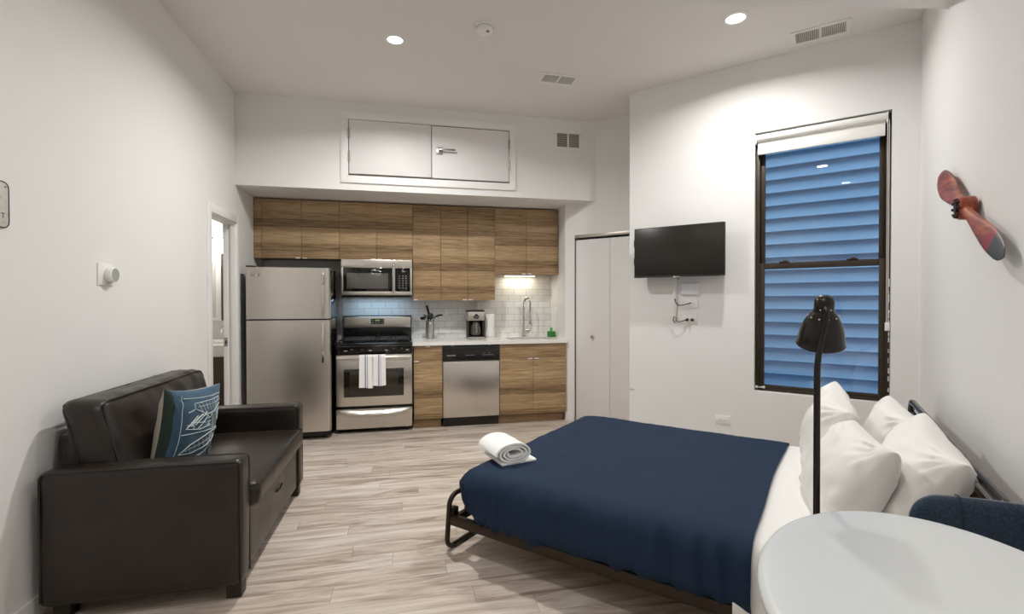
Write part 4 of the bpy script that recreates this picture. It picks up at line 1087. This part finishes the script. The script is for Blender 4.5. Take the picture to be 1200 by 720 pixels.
# steel frame: side rails, cross rails, foot loop, head loop
for y in (-tN, -tF):
    m = M(FB); s_ = 1 if y < -1.6 else -1
    m.box(-2.19, -.14, y - (.0 if s_ > 0 else .03), y + (.03 if s_ > 0 else 0), .150, .202, .003); obj('side_rail', m, BRONZE, bed)
for x in (-2.19, -1.45, -.80, -.17):
    m = M(FB); m.box(x, x + .03, -tN + .03, -tF - .03, .155, .195, .002); obj('cross_rail', m, BRONZE, bed)
def loop(x, t0, t1, z0, z1, r, rad, slant=0.0):
    p = []
    for (ty, tz, a0) in ((t1 - r, z1 - r, 0), (t0 + r, z1 - r, PI / 2), (t0 + r, z0 + r, PI), (t1 - r, z0 + r, 1.5 * PI)):
        for i in range(7):
            a = a0 + i * PI / 12; z = tz + r * math.sin(a); p.append((x + slant * (z - z0), -(ty + r * math.cos(a)), z))
    m = M(FB); m.tube(p, rad, 12, closed=True); return m
obj('foot_loop', loop(-2.215, tF + .02, tN - .005, .0145, .305, .055, .0135, .08), BRONZE, bed)
for y in (-tN + .035, -tF - .035):
    m = M(FB); m.cyl((-2.20, y, .225), (-2.17, y, .225), .016, n=12); m.box(-2.205, -2.175, y - .022, y + .022, .155, .235, .003); obj('pivot_bracket', m, BLACKP, bed)
m = M(FB); m.box(-2.165, -2.10, -tN + .09, -tF - .09, .20, .225, .003); obj('foot_board', m, SLATWOOD, bed)
m = M(FB)
for i in range(13): m.box(-2.02 + i * .14, -1.95 + i * .14, -tN + .032, -tF - .032, .190, .205, .003)
obj('slats', m, mat('slat_pale', (150, 110, 74), .5), bed)
# head loop leaning on the wall
hA, hB, hz, ho = .56, 2.352, .737, -.11
p = [(hB, -.06, .0)] + [(hB - .06 + .06 * math.cos(q), ho, hz - .06 + .06 * math.sin(q)) for q in [i * PI / 12 for i in range(7)]] + [(hA + .06 - .06 * math.sin(q), ho, hz - .06 + .06 * math.cos(q)) for q in [i * PI / 12 for i in range(7)]] + [(hA, -.06, 0)]
m = M(FR); m.tube(p, .0165, 12); obj('head_loop', m, HEADTUBE, bed)
m = M(FR); m.tube([(hA + .005, -.105, .675), (hB - .005, -.105, .675)], .010, 10); obj('head_rail', m, HEADTUBE, bed)
m = M(FR); m.box(hA + .02, hB - .02, -.092, -.078, .34, .655, .004); obj('head_board', m, SLATWOOD, bed)
# mattress
def mf(p, n): return p + n * .004 * noise.noise(p * 6)
m = M(FB); m.soft(SFt + .01, SHd, -tN + .012, -tF - .012, .206, .448, .06, .06, mf); mt = obj('mattress', m, MATTR, bed, smooth=180)
# white sheet: drapes over the head end
def fold(p, n, k, amp):
    side = max(0, 1 - abs(n.z)) if p.z > .26 else 1.0
    w1 = math.sin(p.x * 26 + 2.6 * math.sin(p.x * 6.3) + p.z * 4 + k); w2 = math.sin(p.x * 61 + 3 * math.sin(p.x * 11 + k) - p.z * 9)
    d = side * amp * (.7 * (1 - abs(w1)) ** 2 + .35 * (1 - abs(w2)) ** 2 * noise.noise(Vector((p.x * 5, k, 0))) + .8 * noise.noise(Vector((p.x * 13, p.y * 13, p.z * 2.2 + k))))
    d += .006 * noise.noise(Vector((p.x * 4, p.y * 4, k))) + .0022 * noise.noise(Vector((p.x * 22, p.y * 11, k)))
    return p + Vector((n.x, n.y, n.z * .8)) * d
m = M(FB); m.soft(-.95, SHd + .004, -tN - .006, -tF + .006, .10, .456, .085, .028, lambda p, n: fold(p, n, 4, .009),
    keep=lambda c: c.z > .12 and c.x > -.80 and not (c.x > SHd - .005 and c.z < .36)); obj('sheet', m, MATTR, bed, smooth=180)
# navy cover: over the top, sides and tucked foot end
def cf(p, n):
    p = fold(p, n, 0, .024)
    foot = max(0, min(1, (-1.93 - p.x) / .18)); low = max(0, (.42 - p.z) / .22)
    p.x += foot * (.085 * low ** 1.4)                     # the foot end slopes in under the mattress
    if n.z > .2: p.z += -.012 * foot
    hd = max(0, min(1, (p.x + 1.35) / .6)); p.x += hd * (.016 * (p.y + 1.6) + .006 * math.sin(p.y * 5))
    p.z += low ** 3 * (.007 * math.sin(p.x * 8) + .003 * math.sin(p.x * 31))
    return p
m = M(FB); m.soft(-2.155, -.60, -tN - .018, -tF + .018, .17, .472, (.12, .10, .10), .015, cf,
    keep=lambda c: c.z > .192 and c.x < -.735); cv = obj('cover', m, NAVY, bed, smooth=180)

# pillows
def bed_pillow(label, s_, t_, z, yaw, roll, lean, w=.66, h=.44, th=.24, seed=0.0, pinch=.08):
    T = FB @ Matrix.Translation((s_, -t_, z)) @ Matrix.Rotation(-PI / 2 + yaw, 4, 'Z') @ Matrix.Rotation(lean, 4, 'X') @ Matrix.Rotation(roll, 4, 'Y')
    m = cushion(T, w, h, th, 44, None, pinch=pinch, puff=.33, wk=.017, seed=seed)
    return tag(obj('pillow', m, LINEN, smooth=180, base=FB @ Vector((s_, -t_, .47)), rz=RZB), label, 'pillow', 'white bed pillows')
bed_pillow('white bed pillow nearest the window in the front row', -.525, 1.20, .635, .10, .08, -.32, seed=1.3, h=.43, th=.21)
bed_pillow('white bed pillow directly behind the lamp pole', -.455, 1.86, .61, .12, -.06, -.48, seed=5.1, h=.41, th=.22)
bed_pillow('white bed pillow leaning on the bed head nearest the window', -.26, 1.20, .61, .06, .0, -.25, seed=8.7, h=.40, th=.20)
bed_pillow('white bed pillow leaning on the bed head behind the blue chair', -.235, 1.86, .635, .06, .06, -.42, seed=12.4, h=.42, th=.22)

# rolled towel on the cover
tw = Matrix.Translation((.522, 2.60, .468)) @ Matrix.Rotation(-1.33, 4, 'Z')
m = M(tw)
pts = []
for i in range(120):      # flattened spiral section, extruded along local x
    a = i / 119 * 3.1 * 2 * PI; r = .026 + .046 * i / 119; pts.append((r * 1.5 * math.cos(a + 2.6), r * .80 * math.sin(a + 2.6) + .060))
pts += [(.128, .012), (.135, .008)] if pts[-1][0] > 0 else []
def tg(u, v):
    i = u * (len(pts) - 1); k = min(int(i), len(pts) - 2); f = i - k
    y = pts[k][0] + (pts[k + 1][0] - pts[k][0]) * f; z = pts[k][1] + (pts[k + 1][1] - pts[k][1]) * f
    x = (v - .5) * .25
    return Vector((x * (1 - .03 * math.cos(u * 20)), y, max(.004, z + .004 * noise.noise(Vector((x * 9, u * 12, 1))))))
m.grid(tg, 118, 16); m.solid(.010)
m.box(-.125, .125, -.075, .135, .0005, .016, .007, 3)
tag(obj('rolled_towel', m, TERRY, smooth=70, base=tw.translation, rz=-1.33), 'rolled white towel on the foot corner of the navy bed cover', 'towel')

# ------------------------------------------------------------------ floor lamp
lb = FB @ Vector((-.543, -2.5, 0))
t = thing('floor_lamp', 'black gooseneck floor lamp between the bed and table', 'lamp', lb)
m = M(); m.lathe([(0, 0), (.105, 0), (.108, .008), (.10, .018), (.03, .026), (.012, .04), (0, .04)], lb, n=36); obj('base', m, LAMPBK, t)
rc = Vector((math.cos(-.2139 - .36), math.sin(-.2139 - .36), 0)); fc = Vector((-rc.y, rc.x, 0))   # across and away from the table side
A = lambda r_, z, f=0.0: lb + rc * r_ + fc * f + Vector((0, 0, z))
m = M(); m.tube([A(0, .03), A(0, .6), A(-.001, 1.10), A(0, 1.14), A(.003, 1.17), A(.010, 1.205), A(.018, 1.25), A(.022, 1.28), A(.024, 1.30), A(.024, 1.318, .006), A(.024, 1.325, .02)], [.0095] * 3 + [.0092] * 3 + [.0085] * 5, 14); obj('pole', m, LAMPBK, t)
hc = A(.024, 1.352, .022); hax = (Vector((0, 0, -1)) + fc * .36).normalized()
m = M(); prof = [(0, -.004), (.012, -.003), (.022, .002), (.028, .013), (.0288, .042), (.029, .046), (.031, .050), (.040, .062), (.052, .085), (.061, .112), (.0665, .140), (.0685, .160), (.0705, .163), (.0685, .166), (.0655, .160), (.058, .112), (.048, .085), (.036, .062), (.024, .052), (0, .05)]
m.lathe(prof, hc, hax, 44); sh_ = obj('shade', m, LAMPBK, t, smooth=50)
m = M(); q = Vector((0, 0, 1)).rotation_difference(hax)
for k in range(10):
    a = k * 2 * PI / 10 + .2; m.sphere(hc + q @ Vector((.0415 * math.cos(a), .0415 * math.sin(a), .0635)), .0026, 8)
for k in range(6):
    a = k * 2 * PI / 6 + .5; m.sphere(hc + q @ Vector((.0288 * math.cos(a), .0288 * math.sin(a), .036)), .0022, 8)
obj('vent_stud', m, mat('stud_pale', (220, 214, 205), .3), sh_)
m = M(); m.lathe([(0, .06), (.014, .06), (.014, .085), (.024, .105), (.026, .122), (.018, .14), (0, .146)], hc, hax, 20); obj('bulb', m, mat('bulb_white', (235, 235, 230), .3), sh_)

# ------------------------------------------------------------------ table and chair
ts, tt = -.358, 3.02
tcen = P1 + nR * ts + wR * tt
t = thing('dining_table', 'glossy white oval table in the front right corner', 'table', tcen, RZR)
def ell(a, b, z, n=72): return [P1 + nR * (ts + a * math.cos(2 * PI * k / n)) + wR * (tt + b * math.sin(2 * PI * k / n)) + Vector((0, 0, z)) for k in range(n)]
def ell_loft(m, secs, n=72):
    b = bmesh.new(); rings = [[b.verts.new(p) for p in ell(a, c, z, n)] for a, c, z in secs]
    for A_, B_ in zip(rings, rings[1:]):
        for k in range(n): b.faces.new((A_[k], A_[(k + 1) % n], B_[(k + 1) % n], B_[k]))
    b.faces.new(rings[0]); b.faces.new(rings[-1]); bmesh.ops.recalc_face_normals(b, faces=b.faces); m._merge(b, 0)
a_, b_ = .335, .462
m = M(); ell_loft(m, [(a_ - .05, b_ - .05, .706), (a_ - .012, b_ - .012, .712), (a_ - .001, b_ - .001, .722), (a_, b_, .729), (a_ - .004, b_ - .004, .7365), (a_ - .014, b_ - .014, .7405), (a_ - .022, b_ - .022, .740)]); obj('tabletop', m, TABLEW, t, smooth=50)
m = M(); m.lathe([(0, 0), (.235, 0), (.24, .006), (.20, .016), (.09, .04), (.05, .09), (.036, .2), (.033, .4), (.042, .56), (.08, .66), (.15, .705), (.15, .7065), (0, .7065)], tcen, n=44); obj('pedestal', m, TABLEW, t, smooth=60)

cf_ = Vector((-.53, -.848, 0)).normalized(); bc_ = Vector((1.556, 1.018, 0)); cc = bc_ + cf_ * .215
RZC = math.atan2(cf_.y, cf_.x) - PI / 2
t = thing('dining_chair', 'blue velvet chair with rounded back tucked behind the white table', 'chair', cc, RZC)
TC = Matrix.Translation(cc) @ Matrix.Rotation(RZC, 4, 'Z')      # local y forward
m = M(TC); m.soft(-.18, .18, -.17, .19, .395, .465, (.10, .10, .03), .03); obj('seat', m, VELVET, t, smooth=180)
m = M(TC); BWd, BZ0, BZ1 = .182, .40, .787
def bkf(p, n):
    u = p.x / BWd; v = (p.z - BZ0) / (BZ1 - BZ0)
    return Vector((p.x * (.86 + .14 * v), p.y + .028 * u * u - .030 * v, p.z))
m.soft(-BWd, BWd, -.222, -.174, BZ0, BZ1, (.09, .024, .085), .014, bkf); bk = obj('backrest', m, VELVET, t, smooth=180)
m = M(TC); xs = .05
m.tube([bkf(Vector((xs, -.1735, z)), None) for z in (.47, .55, .63, .70, .755)] + [bkf(Vector((xs, -.198 + .0245 * math.cos(q), .763 + .0245 * math.sin(q))), None) for q in (.4, .8, 1.2, 1.57, 2.2)], .0018, 6)
obj('seam', m, mat('velvet_seam', (26, 38, 50), .9), bk)
for sx in (-1, 1):
    for sy in (-1, 1):
        m = M(TC); m.tube([(sx * .12, sy * .12, .40), (sx * .15, sy * .15, .0)], [.015, .010], 12); obj('leg', m, LEGWOOD, t)

# ------------------------------------------------------------------ bathroom things
t = thing('bathroom_vanity', 'dark brown vanity with white basin top seen through the doorway', 'vanity', (-2.15, 6.07, 0))
m = M(); m.box(-2.60, -1.70, 5.82, 6.33, 0.10, .735, .002); m.box(-2.58, -1.72, 5.86, 6.33, 0, .10); obj('cabinet', m, VANITY, t)
for x0, x1 in ((-2.598, -2.152), (-2.148, -1.702)):
    m = M(); m.box(x0, x1, 5.80, 5.82, .11, .73, .002); d = obj('door', m, VANITY, t)
m = M(); m.box(-2.61, -1.69, 5.79, 6.34, .735, .87, .012, 3); m.lathe([(.20, .0), (.205, .03), (.195, .03), (.18, .004), (0, .002)], (-2.05, 6.06, .868), n=32); obj('basin_top', m, WHITEP, t)
m = M(); m.lathe([(.024, 0), (.022, .1), (.02, .16), (0, .165)], (-2.10, 6.24, .87), n=16); m.tube([(-2.10, 6.24, 1.0), (-2.10, 6.12, 1.01), (-2.10, 6.10, .98)], .012, 10); m.box(-2.14, -2.06, 6.22, 6.26, 1.035, 1.05, .003); obj('faucet', m, CHROME, t)
t = thing('medicine_cabinet', 'white mirrored medicine cabinet above the bathroom vanity', 'mirror cabinet', (-2.40, 6.30, 1.12))
m = M(); m.box(-2.70, -2.13, 6.20, 6.35, 1.12, 1.90, .003); obj('body', m, WHITEP, t)
m = M(); m.box(-2.66, -2.19, 6.192, 6.20, 1.16, 1.86, .003); obj('mirror', m, mat('mirror_pale', (222, 222, 216), .25, .3), t)
m = M(); m.box(-2.128, -2.115, 6.19, 6.35, 1.12, 1.90, .001); obj('edge', m, VANITY, t)
t = thing('vanity_light', 'bathroom wall light with white glass globes', 'light', (-2.25, 6.30, 1.95))
m = M(); m.box(-2.50, -2.05, 6.315, 6.35, 2.05, 2.11, .006); obj('bar', m, CHROME, t)
for x in (-2.42, -2.27, -2.12):
    m = M(); m.lathe([(.02, .11), (.03, .10), (.055, .07), (.062, .03), (.05, -.015), (.02, -.035), (0, -.037)], (x, 6.25, 1.97), n=24); g = obj('globe', m, GLOBE, t)
    m = M(); m.tube([(x, 6.32, 2.08), (x, 6.25, 2.09), (x, 6.25, 2.07)], .009, 8); obj('arm', m, CHROME, t)
L = bpy.data.lights.new('bathroom', 'POINT'); L.energy = 24; L.shadow_soft_size = .12; L.color = (1, .95, .88)
o = bpy.data.objects.new('bathroom_lamp', L); C.objects.link(o); o.location = (-2.3, 5.9, 2.1)

# ------------------------------------------------------------------ world, camera, output look
w = bpy.data.worlds.new('dusk'); bpy.context.scene.world = w; w.use_nodes = True
nt = w.node_tree; bg = nt.nodes['Background']; tc = nt.nodes.new('ShaderNodeTexCoord'); sx = nt.nodes.new('ShaderNodeSeparateXYZ')
rp = nt.nodes.new('ShaderNodeValToRGB'); e = rp.color_ramp.elements
e[0].position = .5; e[0].color = (.012, .04, .10, 1); e[1].position = 1.0; e[1].color = (.34, .66, 1.0, 1)
nt.links.new(tc.outputs['Generated'], sx.inputs[0]); nt.links.new(sx.outputs['Z'], rp.inputs['Fac']); nt.links.new(rp.outputs['Color'], bg.inputs['Color'])
bg.inputs['Strength'].default_value = 5.8
cam = bpy.data.cameras.new('camera'); co = bpy.data.objects.new('camera', cam); C.objects.link(co)
cam.sensor_width = 36; cam.lens = 561.92 / 1200 * 36; cam.clip_start = .02
co.matrix_world = Matrix.Translation((0, 0, 1.3397)) @ Matrix.Rotation(-.2139, 4, 'Z') @ Matrix.Rotation(PI / 2 - .0122, 4, 'X') @ Matrix.Rotation(-.0016, 4, 'Z')
sc = bpy.context.scene; sc.camera = co
sc.view_settings.view_transform = 'Standard'; sc.view_settings.look = 'None'; sc.view_settings.exposure = -0.54; sc.view_settings.gamma = 1.0
sc.view_settings.use_curve_mapping = False
cy = sc.cycles; cy.use_denoising = True; cy.max_bounces = 10; cy.diffuse_bounces = 6; cy.glossy_bounces = 4; cy.transparent_max_bounces = 8; cy.caustics_reflective = False; cy.caustics_refractive = False; cy.sample_clamp_indirect = 6
